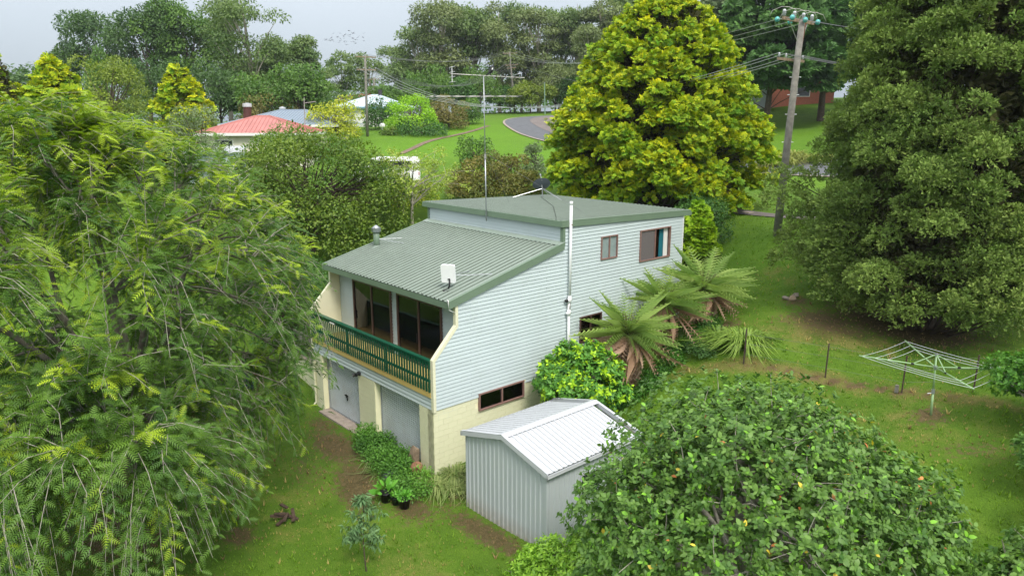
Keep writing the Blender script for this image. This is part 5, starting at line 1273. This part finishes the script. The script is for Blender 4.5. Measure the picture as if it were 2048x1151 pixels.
# street pole behind the maple
b2 = ground_at(735, 86); t2 = at(730, 111, 86)
p2 = pole('timber street pole rising from behind the maple tree', b2, t2, .17, .12)
T2 = crossarm(p2, at(711, 113, 85.5), at(752, 115, 86.5), (.02, .5, .98), .12, .13)
W2 = crossarm(p2, at(713, 139, 85.5), at(752, 140, 86.5), (.03, .35, .65, .97), .12, .13)
MB().tube([at(733, 160, 86), at(740, 155, 85.5), at(758, 153, 85)], .03, 6).build('lamp_arm', M_STEEL, p2)
MB().box(-.35, .35, -.12, .12, -.06, .06).build('lamp_head', M_PORC, p2, local=True).location = Vector(at(757, 153, 85)) - Vector(b2)
MB().tube([at(733, 232, 86), at(720, 258, 83)], .008, 4).build('stay_wire', M_WIRE, p2)
# road pole
b3 = ground_at(1030, 140); t3 = at(1019, 104, 140)
p3 = pole('timber power pole at the bend of the road', b3, t3, .20, .13)
T3 = crossarm(p3, at(1006, 107, 139.5), at(1034, 106, 140.5), (.02, .5, .98), .14, .15)
W3 = crossarm(p3, at(1011, 131, 139.5), at(1036, 129, 140.5), (.03, .35, .65, .97), .14, .15)
crossarm(p3, at(1014, 137, 139.5), at(1032, 135, 140.5), (.1, .9), .14, .14)
MB().tube([at(1023, 152, 140), at(1040, 147, 139)], .05, 6).tube([at(1036, 148, 139), at(1042, 147, 139)], [.12, .08], 6).build('lamp_arm', M_PORC, p3)
# far pole
b4 = ground_at(749, 120)
p4 = pole('small far power pole beside the white house chimney', b4, at(748, 154, 120), .16, .12)
crossarm(p4, at(738, 159, 119.5), at(758, 158, 120.5), (.05, .95), .12, .12)
gp = thing('lamp_post', 'slim green metal post beside the road bend', 'post', ground_at(1090, 128))
MB().tube([ground_at(1090, 128), at(1089, 166, 128)], [.11, .08], 8).build('post_shaft', mat('pale_green_metal', (.20, .30, .22), .5, .1), gp); MB().lathe(tuple(at(1089, 166, 128)), [(.12, 0), (.12, .1), (0, .12)], 8).build('post_cap', M_STEEL, gp)
def wire(a, b, sag, label, group, r=.012, m=M_WIRE):
    a, b = np.array(a, float), np.array(b, float); t = np.linspace(0, 1, 26)[:, None]
    P = a * (1 - t) + b * t - np.array([0, 0, 1]) * 4 * t * (1 - t) * sag
    o = MB().tube(P, r, 5).build('power_line', m); return tag(o, label, 'power line', group)
for i in range(3):
    wire(TOPW[i], T3[i], 2.0, ['left', 'middle', 'right'][i] + ' one of three upper power lines from near pole to road pole', 'upper lines near pole to road pole', .014, M_WIREL)
    wire(T2[i], T3[i], 1.2, ['left', 'middle', 'right'][i] + ' one of three thin lines from street pole top to road pole top', 'lines street pole to road pole', .018)
for i in range(4):
    wire(LOWW[i], W2[i], 3.4, ['first', 'second', 'third', 'fourth'][i] + ' from the left of four low lines, near pole to street pole', 'low lines near pole to street pole', .016, M_WIREL)
    wire(W2[i], W3[i], 3.0, ['first', 'second', 'third', 'fourth'][i] + ' from the left of four low lines, street pole to road pole', 'low lines street pole to road pole', .018)
far_r = at(2300, 60, 26)
for i in range(3): wire(along(A0, A1, (.08, .5, .92)[i]) - np.array(dirw) * .7, far_r + np.array([.6 * i, .5 * i, 0]), .5, ['left', 'middle', 'right'][i] + ' one of three upper lines running right from the near pole', 'upper lines right of near pole', .010)
for i in range(4): wire(LOWW[i], at(2300, 160, 26) + np.array([.35 * i, .35 * i, 0]), .5, ['first', 'second', 'third', 'fourth'][i] + ' of four low lines running right from the near pole', 'low lines right of near pole', .010)
wire(W3[3], at(1330, 178, 70), 1.0, 'service line from the road pole towards the golden conifer', 'service lines', .016)
wire(W3[0], at(790, 176, 100), 1.5, 'service line from the road pole to the white house', 'service lines', .016)

# flock of birds
def flock():
    rng = rnd(9); proto = None
    spots = [(667, 67), (680, 67), (698, 62), (704, 66), (707, 67), (728, 67), (690, 70), (696, 71), (700, 70), (687, 73), (675, 74), (675, 76), (663, 76), (650, 79), (653, 80), (658, 80), (664, 80), (661, 82), (667, 83), (681, 78), (688, 77), (700, 74), (706, 77), (716, 75), (726, 75), (711, 80), (680, 82), (678, 85), (689, 83), (694, 83), (690, 86), (704, 84), (708, 84), (728, 82), (711, 87), (693, 90)]
    m = MB(); m.tube([(0, -.22, 0), (0, -.08, .01), (0, .08, .02), (0, .2, .01), (0, .26, 0)], [.01, .06, .07, .045, .01], 6)
    m.prism([(0, -.08, .03), (-.3, -.02, .10), (-.55, -.12, .05), (-.3, .10, .11), (0, .10, .04)], (0, 0, .012)); m.prism([(0, -.08, .03), (.3, -.02, .10), (.55, -.12, .05), (.3, .10, .11), (0, .10, .04)], (0, 0, .012))
    m.prism([(-.02, -.2, 0), (.02, -.2, 0), (.07, -.36, 0), (-.07, -.36, 0)], (0, 0, .01)); me = m.mesh('bird'); me.materials.append(mat('grey_feather', (.14, .15, .17), .8, .1))
    for u, v in spots:
        o = link(bpy.data.objects.new('flying_bird', me)); o.location = at(u, v, rng.uniform(115, 130)); o.rotation_euler = (rng.normal() * .2, rng.normal() * .35, YAW + rng.normal() * .5); o.scale = [rng.uniform(.55, .8)] * 3
        tag(o, 'small grey bird flying in the flock against the sky', 'bird', 'flock of flying birds')
flock()

# ------------------------------------------------------------------ neighbouring houses
def rot2(v, a): return np.array([v[0] * math.cos(a) - v[1] * math.sin(a), v[0] * math.sin(a) + v[1] * math.cos(a)])
def hip_house(label, centre, ang, L, W, zf, ze, zr, wall_m, roof_m, windows=(), over=.5, fascia=M_WHITE, ribs=True):
    t = thing('neighbour_house', label, 'house', (*centre, zf), ang)
    h, e = ze - zf, zr - zf
    MB().box(-L / 2, L / 2, -W / 2, W / 2, -2.5, h).build('wall', wall_m, t, local=True)
    a, b, rl = L / 2 + over, W / 2 + over, L / 2 - W / 2 + .2
    roof = MB(); c = [(-a, -b, h), (a, -b, h), (a, b, h), (-a, b, h)]; r0, r1 = (-rl, 0, e), (rl, 0, e)
    roof.poly([c[0], c[1], r1, r0]); roof.poly([c[2], c[3], r0, r1]); roof.poly([c[1], c[2], r1]); roof.poly([c[3], c[0], r0]); roof.poly(c[::-1])
    ro = roof.build('roof', roof_m, t, local=True)
    cap = MB()
    for p, q in ((r0, r1), (c[0], r0), (c[3], r0), (c[1], r1), (c[2], r1)): cap.tube([p, q], .09, 6)
    cap.build('ridge_cap', roof_m, ro, local=True)
    if ribs:
        rb = MB(); sl = (e - h) / b
        n = int(2 * a / .35)
        for i in range(1, n):
            x = -a + i * 2 * a / n; top = min(1, (a - abs(x)) / (a - rl)) if abs(x) > rl else 1
            for s in (-1, 1): rb.bar((x, s * b, h + .02), (x, s * b * (1 - top), h + (e - h) * top + .02), .05, .04)
        m_ = int(2 * b / .35)
        for i in range(1, m_):
            y = -b + i * 2 * b / m_; top = 1 - abs(y) / b
            for s in (-1, 1): rb.bar((s * a, y, h + .02), (s * (a - (a - rl) * top), y, h + (e - h) * top + .02), .05, .04)
        o = rb.build('roof_ribs', roof_m, ro, local=True); o['kind'] = 'stuff'
    f = MB(); f.box(-a - .02, a + .02, -b - .03, -b, h - .2, h + .03).box(-a - .02, a + .02, b, b + .03, h - .2, h + .03).box(-a - .03, -a, -b, b, h - .2, h + .03).box(a, a + .03, -b, b, h - .2, h + .03); f.build('fascia', fascia, t, local=True)
    for (side, s, z0, ww, hh) in windows:
        if side == 'f': w = MB().box(s - ww / 2, s + ww / 2, -W / 2 - .05, -W / 2 - .005, z0, z0 + hh); g = MB().box(s - ww / 2 + .08, s + ww / 2 - .08, -W / 2 - .06, -W / 2 - .052, z0 + .08, z0 + hh - .08)
        else: w = MB().box(L / 2 + .005, L / 2 + .05, s - ww / 2, s + ww / 2, z0, z0 + hh); g = MB().box(L / 2 + .052, L / 2 + .06, s - ww / 2 + .08, s + ww / 2 - .08, z0 + .08, z0 + hh - .08)
        wo = w.build('window', M_WHITE, t, local=True); g.build('pane', MATS['dark_glass'], wo, local=True)
    return t
M_RED = mat('faded_red_roof', (.42, .16, .14), .55, .1, 1.0, stain=(.33, .12, .10), stain_amt=.5, stain_scale=.6)
M_BLUE = mat('blue_grey_roof', (.20, .25, .31), .5, .06, 1.0)
M_PALER = mat('pale_blue_roof', (.48, .57, .63), .45, .05, 1.0)
M_CRW = mat('cream_weatherboard', (.66, .63, .52), .6, .04)
rh = at(545, 266, 66)
red = hip_house('house with faded red metal hip roof and cream walls', at(528, 262, 68)[:2], YAW + .12, 8.8, 8.0, rh[2] - 2.6, at(540, 266, 65)[2], at(515, 232, 68)[2], M_CRW, M_RED, [('f', -2.6, .9, 1.6, 1.2), ('f', 2.2, .9, 1.6, 1.2)])
q = at(494, 236, 69); q2 = at(494, 207, 69)
MB().tube([q - (0, 0, .6), q2 - (0, 0, .25)], .36, 10).build('flue', mat('red_brown_flue', (.09, .035, .03), .7, .2), red); MB().lathe(tuple(q2 - (0, 0, .3)), [(.4, 0), (.4, .3), (0, .36)], 10).build('flue_cap', M_PORC, red)
m_ = MB(); p = at(610, 250, 70); q = at(608, 195, 70); m_.tube([p, q], .04, 6).tube([at(610, 206, 70), at(632, 203, 70)], .025, 5); m_.build('aerial', M_ALU, red)
hip_house('house with blue-grey metal hip roof behind the red roof', at(588, 250, 84)[:2], YAW - .1, 11.5, 9.0, at(590, 250, 80)[2] - 2.7, at(600, 250, 79)[2], at(578, 220, 84)[2], M_CRW, M_BLUE, over=.6)
q = at(565, 223, 86); fl2 = thing('chimney', 'short white chimney cowl above the blue-grey roof', 'chimney', tuple(q)); MB().tube([q - (0, 0, 1.2), q + (0, 0, .3)], .3, 8).build('chimney_stack', M_WHITE, fl2); MB().lathe(tuple(q + (0, 0, .3)), [(.38, 0), (.38, .15), (0, .25)], 8).build('chimney_cap', M_PORC, fl2)
wh = hip_house('white weatherboard house with pale blue metal roof behind the street pole', at(752, 220, 106)[:2], YAW + .05, 9.5, 9.0, at(740, 245, 101)[2], at(740, 214, 101)[2], at(762, 190, 106)[2], M_WHITE, M_PALER, [('f', -3.4, .9, 1.0, 1.3)], fascia=mat('blue_fascia', (.16, .30, .40), .5, .05))
q = at(760, 180, 106); MB().tube([q - (0, 0, 1.6), q], .28, 8).build('flue', M_DARK, wh)
hip_house('house with dull red roof behind the white house', at(735, 200, 125)[:2], YAW, 9, 7, at(735, 200, 125)[2] - 1.5, at(735, 200, 125)[2], at(735, 192, 125)[2] + .3, M_CRW, mat('dull_red_roof', (.26, .08, .06), .6, .1), ribs=False)
# brick house on the right hill
bc = at(1548, 190, 103); M_BRICK = mat('red_brick', (.34, .115, .075), .85, .15, 6, .3, 30)
bh = hip_house('red brick and pale weatherboard house on the hill behind the cypresses', bc[:2] + 1.8 * RT, YAW + .1, 8.5, 9, at(1548, 208, 100)[2], at(1548, 160, 100)[2], at(1560, 120, 103)[2], M_BRICK, mat('brown_tile_roof', (.14, .07, .05), .8, .2), [('f', 0, .9, 1.8, 1.3)])
MB().box(-7.0, -4.26, -4.4, 3.5, -1.0, 3.4).build('weatherboard_wing', mat('pale_grey_weatherboard', (.46, .50, .52), .6, .05), bh, local=True)
# white shed roof left of the maple
ws = at(440, 304, 57); wsh = thing('metal_shed', 'small white metal shed left of the orange-tipped tree', 'shed', (*ws[:2], ws[2] - 2.2), YAW + .15)
MB().box(-2.2, 1.6, -1.5, 1.5, -.8, 2.15).build('wall', M_PALER, wsh, local=True)
o_ = MB().prism([(-2.4, -1.7, 2.15), (1.8, -1.7, 2.15), (1.8, 1.7, 2.55), (-2.4, 1.7, 2.55)], (0, 0, .05)).build('roof', M_SHEDR, wsh, local=True)
for i in range(14):
    x = -2.3 + i * .31; MB().bar((x, -1.72, 2.215), (x, 1.7, 2.615), .05, .035).build('roof_rib', M_SHEDR, o_, local=True)

# ------------------------------------------------------------------ vehicles
M_CARBLUE = mat('dark_blue_car_paint', (.010, .028, .12), .18, .05, spec=.6); M_CARSIL = mat('silver_car_paint', (.40, .42, .44), .25, .04, metal=.4); M_CARWH = mat('white_car_paint', (.75, .76, .77), .25, .03)
M_TYRE = mat('tyre_rubber', (.015, .015, .016), .8, .2); M_CGLASS = mat('car_glass', (.02, .025, .03), .05, .1, spec=.6); M_REDL = mat('red_lens', (.45, .01, .015), .2, .1); M_CLEAR = mat('headlight_lens', (.6, .62, .65), .12, .1, spec=.7); M_AMB = mat('amber_lens', (.6, .2, .02), .2, .1)
def car(label, loc, rz, paint, van=False):
    """front towards -Y"""
    t = thing('parked_car', label, 'van' if van else 'car', loc, rz); W = .88
    if van: prof = [(-2.4, .35), (-2.42, .75), (-2.25, 1.0), (-1.75, 1.15), (-1.1, 1.9), (-.7, 2.0), (2.2, 2.0), (2.35, 1.85), (2.4, .9), (2.38, .35)]
    else: prof = [(-2.35, .32), (-2.40, .62), (-2.2, .82), (-1.2, .95), (-.95, 1.0), (-.25, 1.42), (.2, 1.47), (1.45, 1.45), (2.15, 1.05), (2.3, .98), (2.34, .6), (2.3, .32)]
    sec = [(-W, .86), (-W * .97, 1.0), (W * .97, 1.0), (W, .86)]; m = MB(); n = len(prof)
    for s, sx in ((-1, 0), (1, 0)):
        pass
    ring = []
    for x, inset in ((-W, .05), (-W + .06, 0.0), (W - .06, 0.0), (W, .05)):
        ring.append([(x * (1 - .16 * max(0, (z - .95)) / .6), y + (inset if y < 0 else -inset), z - (inset * .5 if z > .5 else 0)) for y, z in prof])
    b0 = []
    for rg in ring: b0.append(len(m.v)); m.v += rg
    for k in range(3):
        for i in range(n): j = (i + 1) % n; m.f.append((b0[k] + i, b0[k] + j, b0[k + 1] + j, b0[k + 1] + i))
    m.f.append(tuple(b0[0] + i for i in range(n - 1, -1, -1))); m.f.append(tuple(b0[3] + i for i in range(n)))
    m.build('body', paint, t, local=True)
    def quad(pts, name, mt): m2 = MB(); m2.prism(pts, (0, 0, .012)); return m2.build(name, mt, t, local=True)
    if van:
        quad([(-.72, -1.72, 1.22), (.72, -1.72, 1.22), (.66, -1.13, 1.88), (-.66, -1.13, 1.88)], 'windscreen', M_CGLASS)
        for s in (-1, 1): MB().box(s * .885 - .01, s * .885 + .01 if False else s * .885 + .012, -1.2, 1.8, 1.25, 1.75).build('side_window', M_CGLASS, t, local=True)
    else:
        quad([(-.70, -.97, 1.02), (.70, -.97, 1.02), (.62, -.28, 1.43), (-.62, -.28, 1.43)], 'windscreen', M_CGLASS)
        quad([(-.60, 1.50, 1.44), (.60, 1.50, 1.44), (.70, 2.12, 1.09), (-.70, 2.12, 1.09)], 'rear_window', M_CGLASS)
        for s in (-1, 1):
            MB().prism([(s * .865, -.75, 1.0), (s * .865, 1.75, 1.02), (s * .80, 1.35, 1.38), (s * .80, -.2, 1.38)], (s * .012, 0, 0)).build('side_window', M_CGLASS, t, local=True)
    for s in (-1, 1):
        MB().box(s * .66 - .17, s * .66 + .17, -2.40, -2.33, .62, .78).build('headlight', M_CLEAR, t, local=True)
        MB().box(s * .70 - .14, s * .70 + .14, 2.28, 2.37, .72, .93).build('tail_light', M_REDL, t, local=True)
        MB().box(s * .84 - .04, s * .84 + .05, -2.22, -2.1, .64, .74).build('indicator', M_AMB, t, local=True)
        MB().box(s * .96 - .09, s * .96 + .09, -.82, -.70, .98, 1.12).build('mirror', paint, t, local=True)
        for y in (-1.45, 1.4):
            w = MB().tube([(s * .90, y, .32), (s * .70, y, .32)], .32, 18).build('wheel', M_TYRE, t, local=True); MB().tube([(s * .912, y, .32), (s * .88, y, .32)], [.19, .2], 14).build('rim', M_STEEL, w, local=True)
    MB().box(-.5, .5, -2.42, -2.37, .5, .62).build('grille', M_STEEL, t, local=True); MB().box(-.86, .86, -2.44, -2.30, .34, .46).build('bumper', M_BLACK, t, local=True)
    return t
car('dark blue car parked under the feathery tree', (-11.85, -3.9, gz(-11.85, -3.9)), R(12), M_CARBLUE)
car('silver car behind the feathery tree branches at the far left', (-13.1, -9.3, gz(-13.1, -9.3)), R(-80), M_CARSIL)
vpt = ground_at(776, 54); car('white van behind the half-bare tree', tuple(vpt), YAW - R(84), M_CARWH, True)

# ------------------------------------------------------------------ clothes line
hb = ground_at(1862, 20.5); ho = thing('clothes_line', 'pale green rotary clothes hoist on the right lawn', 'clothes line', hb)
ht = np.array(at(1873, 708, 20.6)); hub = along(ht, hb, .21)
MB().tube([hb - (0, 0, .1), along(hb, ht, .42)], .033, 10).tube([along(hb, ht, .40), ht], .026, 10).build('post', M_HOIST, ho, True)
MB().tube([along(hb, ht, .36), along(hb, ht, .43)], .05, 10).build('winder_box', M_STEEL, ho); MB().tube([along(hb, ht, .37), along(hb, ht, .37) - np.array([.12, .1, .03])], .012, 6).build('winder_handle', M_STEEL, ho)
MB().tube([hub + (0, 0, .05), hub - (0, 0, .05)], .055, 10).build('hub', M_STEEL, ho); MB().tube([ht + (0, 0, .03), ht - (0, 0, .04)], .045, 10).build('top_collar', M_STEEL, ho)
aL = 2.2; angs = [YAW + R(174), YAW + R(84), YAW - R(6), YAW - R(96)]; ends = []
tilt = [.16, .03, -.10, .03]
for i, a in enumerate(angs):
    e = hub + np.array([aL * math.cos(a), aL * math.sin(a), tilt[i] + .12]); ends.append(e)
    MB().tube([hub, e], .022, 8).build('arm', M_HOIST, ho, True)
    MB().tube([ht, along(hub, e, .30)], .015, 6).build('arm_stay', M_HOIST, ho); MB().tube([along(hub, e, .28), along(hub, e, .32)], .032, 8).build('stay_clip', M_BLACK, ho)
for f_ in (.97, .80, .64):
    for i in range(4):
        a, b = along(hub, ends[i], f_), along(hub, ends[(i + 1) % 4], f_); t_ = np.linspace(0, 1, 8)[:, None]
        MB().tube(a * (1 - t_) + b * t_ - np.array([0, 0, 1]) * .05 * 4 * t_ * (1 - t_) * f_, .006, 4).build('line', M_PORC, ho)
# post and wire fence
FP = [(1487, 25.0, 1.30), (1650, 23.5, 1.22), (1803, 22.0, 1.25), (1946, 21.3, 1.2), (2080, 20.5, 1.2)]
fb = [ground_at(u, d) for u, d, _ in FP]; fence = thing('wire_fence', 'rusty post and wire fence crossing the right lawn', 'fence', fb[0])
for p, (_, _, hh) in zip(fb, FP): MB().bar(p - (0, 0, .3), p + np.array([.02, .01, hh]), .045, .035, (1, 0, 0)).bar(p - (0, 0, .3) + np.array([.018, -.012, 0]), p + np.array([.038, -.002, hh]), .03, .012, (1, 0, 0)).build('post', M_POST, fence)
MB().bar(fb[2] + np.array([-.12, -.1, 0]), fb[2] + np.array([-.12, -.1, .25]), .09, .09, (1, 0, 0)).build('timber_stub', M_TIMBER, fence)
for zz in (.35, .75, 1.1): MB().tube([p + np.array([0, 0, zz]) for p in fb], .003, 4).build('wire', M_WIRE, fence)
# marker post and utility cover near the footpath
mp = ground_at(1474, 43.2); mk = thing('marker_post', 'short dark marker post with yellow top beside the footpath', 'post', mp); MB().box(mp[0] - .06, mp[0] + .06, mp[1] - .06, mp[1] + .06, mp[2] - .1, mp[2] + .62).build('post_body', M_POST, mk); MB().box(mp[0] - .063, mp[0] + .063, mp[1] - .063, mp[1] + .063, mp[2] + .30, mp[2] + .48).build('reflector', mat('yellow_reflector', (.7, .4, .02), .4, .05), mk)
cv = ground_at(1491, 42.6); o = MB().box(cv[0] - .4, cv[0] + .4, cv[1] - .3, cv[1] + .3, cv[2], cv[2] + .05).build('service_cover', M_CONC); tag(o, 'flat pale concrete service cover beside the marker post', 'cover')
lb = ground_at(765, 90); lt = thing('letterbox', 'white letterbox on a post beside the street lawn', 'letterbox', lb); MB().box(lb[0] - .05, lb[0] + .05, lb[1] - .05, lb[1] + .05, lb[2], lb[2] + .85).build('post', M_WHITE, lt); MB().prism([lb + (-.28, -.2, .8), lb + (.28, -.2, .8), lb + (.28, -.2, 1.05), lb + (0, -.2, 1.2), lb + (-.28, -.2, 1.05)], (0, .4, 0)).build('box', M_WHITE, lt)
# concrete lumps on the lawn
rng_ = rnd(15)
def lump(name, label, p, s, m, cat='stone', group=None, seed=0):
    g = rnd(seed); d = sph(g, 26); b = bpy.data.meshes.new(name)
    import bmesh
    bm = bmesh.new()
    for q in d * (1 + g.normal(size=(26, 1)) * .12): bm.verts.new(tuple(q * np.array(s)))
    bmesh.ops.convex_hull(bm, input=bm.verts); bm.to_mesh(b); bm.free(); b.materials.append(m)
    o = link(bpy.data.objects.new(name, b)); o.location = tuple(p); return tag(o, label, cat, group)
for i, (u, d, s, lab) in enumerate(((1572, 29.6, (.22, .15, .09), 'flat grey stone left in the little heap on the lawn'), (1585, 29.4, (.16, .14, .14), 'tan stone in the middle of the heap on the lawn'), (1592, 29.7, (.14, .12, .12), 'pale stone right in the heap on the lawn'))):
    p = ground_at(u, d); lump('stone', lab, p + (0, 0, s[2] * .5), s, M_CONC if i != 1 else mat('tan_stone', (.36, .27, .19), .9, .2), 'stone', None, 20 + i)
# things at the house corner
lump('rock', 'upright brown rock beside the right garage pier', (-.98, -.18, .25), (.24, .2, .5), M_ROCK, 'rock', seed=31)
pot = thing('clay_pot', 'tipped terracotta pot at the foot of the right garage pier', 'pot', (-.45, -.35, .05)); MB().tube([(-.55, -.28, .12), (-.42, -.42, .22), (-.36, -.5, .27)], [.12, .17, .2], 14).build('pot_body', M_TERRA, pot, True); MB().tube([(-.36, -.5, .27), (-.34, -.52, .285)], [.215, .215], 14).build('rim', M_TERRA, pot, True)
lump('bluestone', 'dark grey stone among the weeds before the house corner', (-.75, -1.35, .12), (.28, .2, .16), mat('dark_grey_stone', (.09, .095, .11), .8, .15), 'stone', seed=33)
for i, (x, y, lab) in enumerate(((.05, -2.0, 'black plastic pot with a leafy plant, leftmost by the house corner'), (.75, -1.75, 'black plastic pot with a low bushy plant, right of the leafy one'), (.40, -1.85, 'small black pot between the two larger pots'))):
    z = gz(x, y); s = (1, 1, .75)[i]; t = thing('plant_pot', lab, 'plant pot', (x, y, z), group='black pots by the house corner'); MB().lathe((0, 0, 0), [(0, 0), (.15 * s, 0), (.19 * s, .30 * s), (.21 * s, .30 * s), (.21 * s, .34 * s), (.18 * s, .34 * s), (.17 * s, .28 * s), (0, .28 * s)], 14).build('pot_body', M_BLACK, t, True, True)
    g = rnd(700 + i); n = (26, 160, 20)[i]; a = Acc(); lc = np.array([[0, 0, .38 * s]]); leaf_cloud(a, g, lc, np.array([(.28, .26, .15)[i]]), n, T_OVAL, F_OVAL, (.30, .10, .18)[i], ((.04, .14, .015), (.13, .30, .04)), zmin=-.1, hang=-.1, outw=1, spread=.3, fill=(.3, 1)); a.build('plant', LEAF, t, True)
# timber offcuts on the front lawn
M_ROTT = mat('rotten_wood', (.075, .048, .034), .95, .35, 8)
ws_ = ground_at(572, 20.6); wp = thing('wood_heap', 'small heap of rotting timber on the front lawn', 'wood heap', ws_)
for i in range(8):
    a = rng_.uniform(0, 3.14); p = ws_ + np.array([rng_.normal() * .16, rng_.normal() * .16, .05 + .035 * i]); dd = np.array([math.cos(a), math.sin(a), rng_.normal() * .1]) * rng_.uniform(.12, .26)
    MB().bar(p - dd, p + dd, .10, .05).build('timber', M_ROTT, wp)
# retaining wall and lattice left of the house
rw = thing('retaining_wall', 'stained cream rendered retaining wall left of the garage', 'wall', (-10.8, .6, 0)); MB().box(-12.9, -9.5, .55, .8, -.6, 1.25).box(-9.75, -9.5, .8, 3.5, -.6, 1.3).build('wall_face', M_CREAM, rw); MB().box(-12.95, -9.45, .5, .85, 1.251, 1.32).build('coping', M_CONC, rw)
lf = thing('lattice_fence', 'grey timber lattice screen above the retaining wall', 'fence', (-10.8, .75, 1.3))
for i in range(14):
    x = -11.4 + i * .14; MB().bar((x - .5, .70, 1.35), (x + .5, .70, 2.35), .03, .012, (0, 1, 0)).build('slat', M_TIMBER, lf); MB().bar((x + .5, .715, 1.35), (x - .5, .715, 2.35), .03, .012, (0, 1, 0)).build('slat', M_TIMBER, lf)
MB().box(-12.1, -9.1, .69, .74, 2.33, 2.40).box(-12.1, -9.1, .69, .74, 1.33, 1.40).build('frame', M_TIMBER, lf)
# slim steel post under the feathery tree
sp_ = ground_at(180, 23); o = MB().bar(sp_ - (0, 0, .2), sp_ + np.array([-.05, 0, 1.7]), .05, .05, (1, 0, 0)).build('steel_post', M_POST); tag(o, 'dark steel post standing under the feathery tree', 'post')

# ------------------------------------------------------------------ grass blades over the near lawns
def grass():
    rng = rnd(900); N = 60000
    D = 12.5 + 34 * rng.random(N) ** .9; half = (D * .76 + 3); Rr = (rng.random(N) * 2 - 1) * half
    XY = CAM[:2] + D[:, None] * FW + Rr[:, None] * RT
    inside = (XY[:, 0] > -9.0) & (XY[:, 0] < .05) & (XY[:, 1] > -.05) & (XY[:, 1] < 13.7)
    inside |= (XY[:, 0] > 2.0) & (XY[:, 0] < 5.75) & (XY[:, 1] > -.3) & (XY[:, 1] < 3.5)
    pp = PATH; dmin = np.min(np.linalg.norm(XY[:, None] - (np.concatenate([pp * (1 - s) + np.roll(pp, -1, 0) * s for s in np.linspace(0, 1, 9)[:-1]])[None]), axis=-1), axis=1) if N else 0
    dirt = np.zeros(N)
    for x, y, rx, ry, ch, amt, ang in DIRT:
        if ch: continue
        dx, dy = XY[:, 0] - x, XY[:, 1] - y; ca, sa = math.cos(ang), math.sin(ang); dirt = np.maximum(dirt, amt * np.exp(-1.3 * (((dx * ca + dy * sa) / rx) ** 2 + ((-dx * sa + dy * ca) / ry) ** 2)))
    dry = np.zeros(N)
    for x, y, rx, ry, ch, amt, ang in DIRT:
        if ch != 1: continue
        dx, dy = XY[:, 0] - x, XY[:, 1] - y; ca, sa = math.cos(ang), math.sin(ang); dry = np.maximum(dry, amt * np.exp(-1.3 * (((dx * ca + dy * sa) / rx) ** 2 + ((-dx * sa + dy * ca) / ry) ** 2)))
    keep = ~inside & (rng.random(N) > dirt * .8) & (dmin > 1.7); XY, dry, dirt = XY[keep], dry[keep], dirt[keep]; n = len(XY)
    P = np.column_stack([XY, height(XY[:, 0], XY[:, 1]) - .005])
    V, F = [], []
    for i in range(3):
        a = i * 2.1 + .3; dx, dy = math.cos(a), math.sin(a); b = len(V); V += [(-dy * .16, dx * .16, 0), (dy * .16, -dx * .16, 0), (dx * .6, dy * .6, 1.0)]; F.append((b, b + 1, b + 2))
    T = np.array(V); TF = np.array(F)
    patch = .5 + .5 * np.sin(XY[:, 0] * 1.3 + 2 * np.sin(XY[:, 1] * .7)) * np.cos(XY[:, 1] * 1.1 + 1.5 * np.sin(XY[:, 0] * .5))
    t = np.clip(.5 * rng.random(n) + .5 * patch, 0, 1)[:, None]; C = np.array((.050, .104, .011)) * (1 - t) + np.array((.122, .198, .022)) * t
    C = np.where((rng.random(n) < dirt * 1.3)[:, None], np.array((.15, .105, .05)) * rng.uniform(.6, 1.5, (n, 1)), C); dm = (rng.random(n) < dry * .7)[:, None]; C = np.where(dm, np.array((.26, .21, .08)) * rng.uniform(.7, 1.2, (n, 1)), C)
    a = rng.uniform(0, 6.28, n); Dv = np.stack([np.cos(a), np.sin(a), 0 * a], -1)
    V, F, C = scatter(T, TF, P, Dv, np.tile((0, 0, 1.0), (n, 1)), rng.uniform(.04, .095, n) * np.where(rng.random(n) < .05, 2.2, 1), C)
    o = np_mesh('grass', V, F, GRASSM, None, C); tag(o, 'short mown lawn grass around the house', 'grass', kind='stuff')
grass()

# ------------------------------------------------------------------ moist air over the valley
def air():
    m = bpy.data.materials.new('haze_air'); m.use_nodes = True; n, l = m.node_tree.nodes, m.node_tree.links
    n.remove(n['Principled BSDF']); v = n.new('ShaderNodeVolumePrincipled'); v.inputs['Color'].default_value = (.86, .92, 1, 1); v.inputs['Density'].default_value = HAZE_DENSITY; v.inputs['Anisotropy'].default_value = .2
    l.new(v.outputs[0], n['Material Output'].inputs['Volume'])
    lo = min(v_.co.z for v_ in ground.data.vertices) - 1.0
    o = MB().box(-700, 700, -700, 700, lo, 48).build('haze', m); o['kind'] = 'stuff'; o['label'] = 'thin pale haze in the air over the whole site'
HAZE_DENSITY = 0.0002
air()
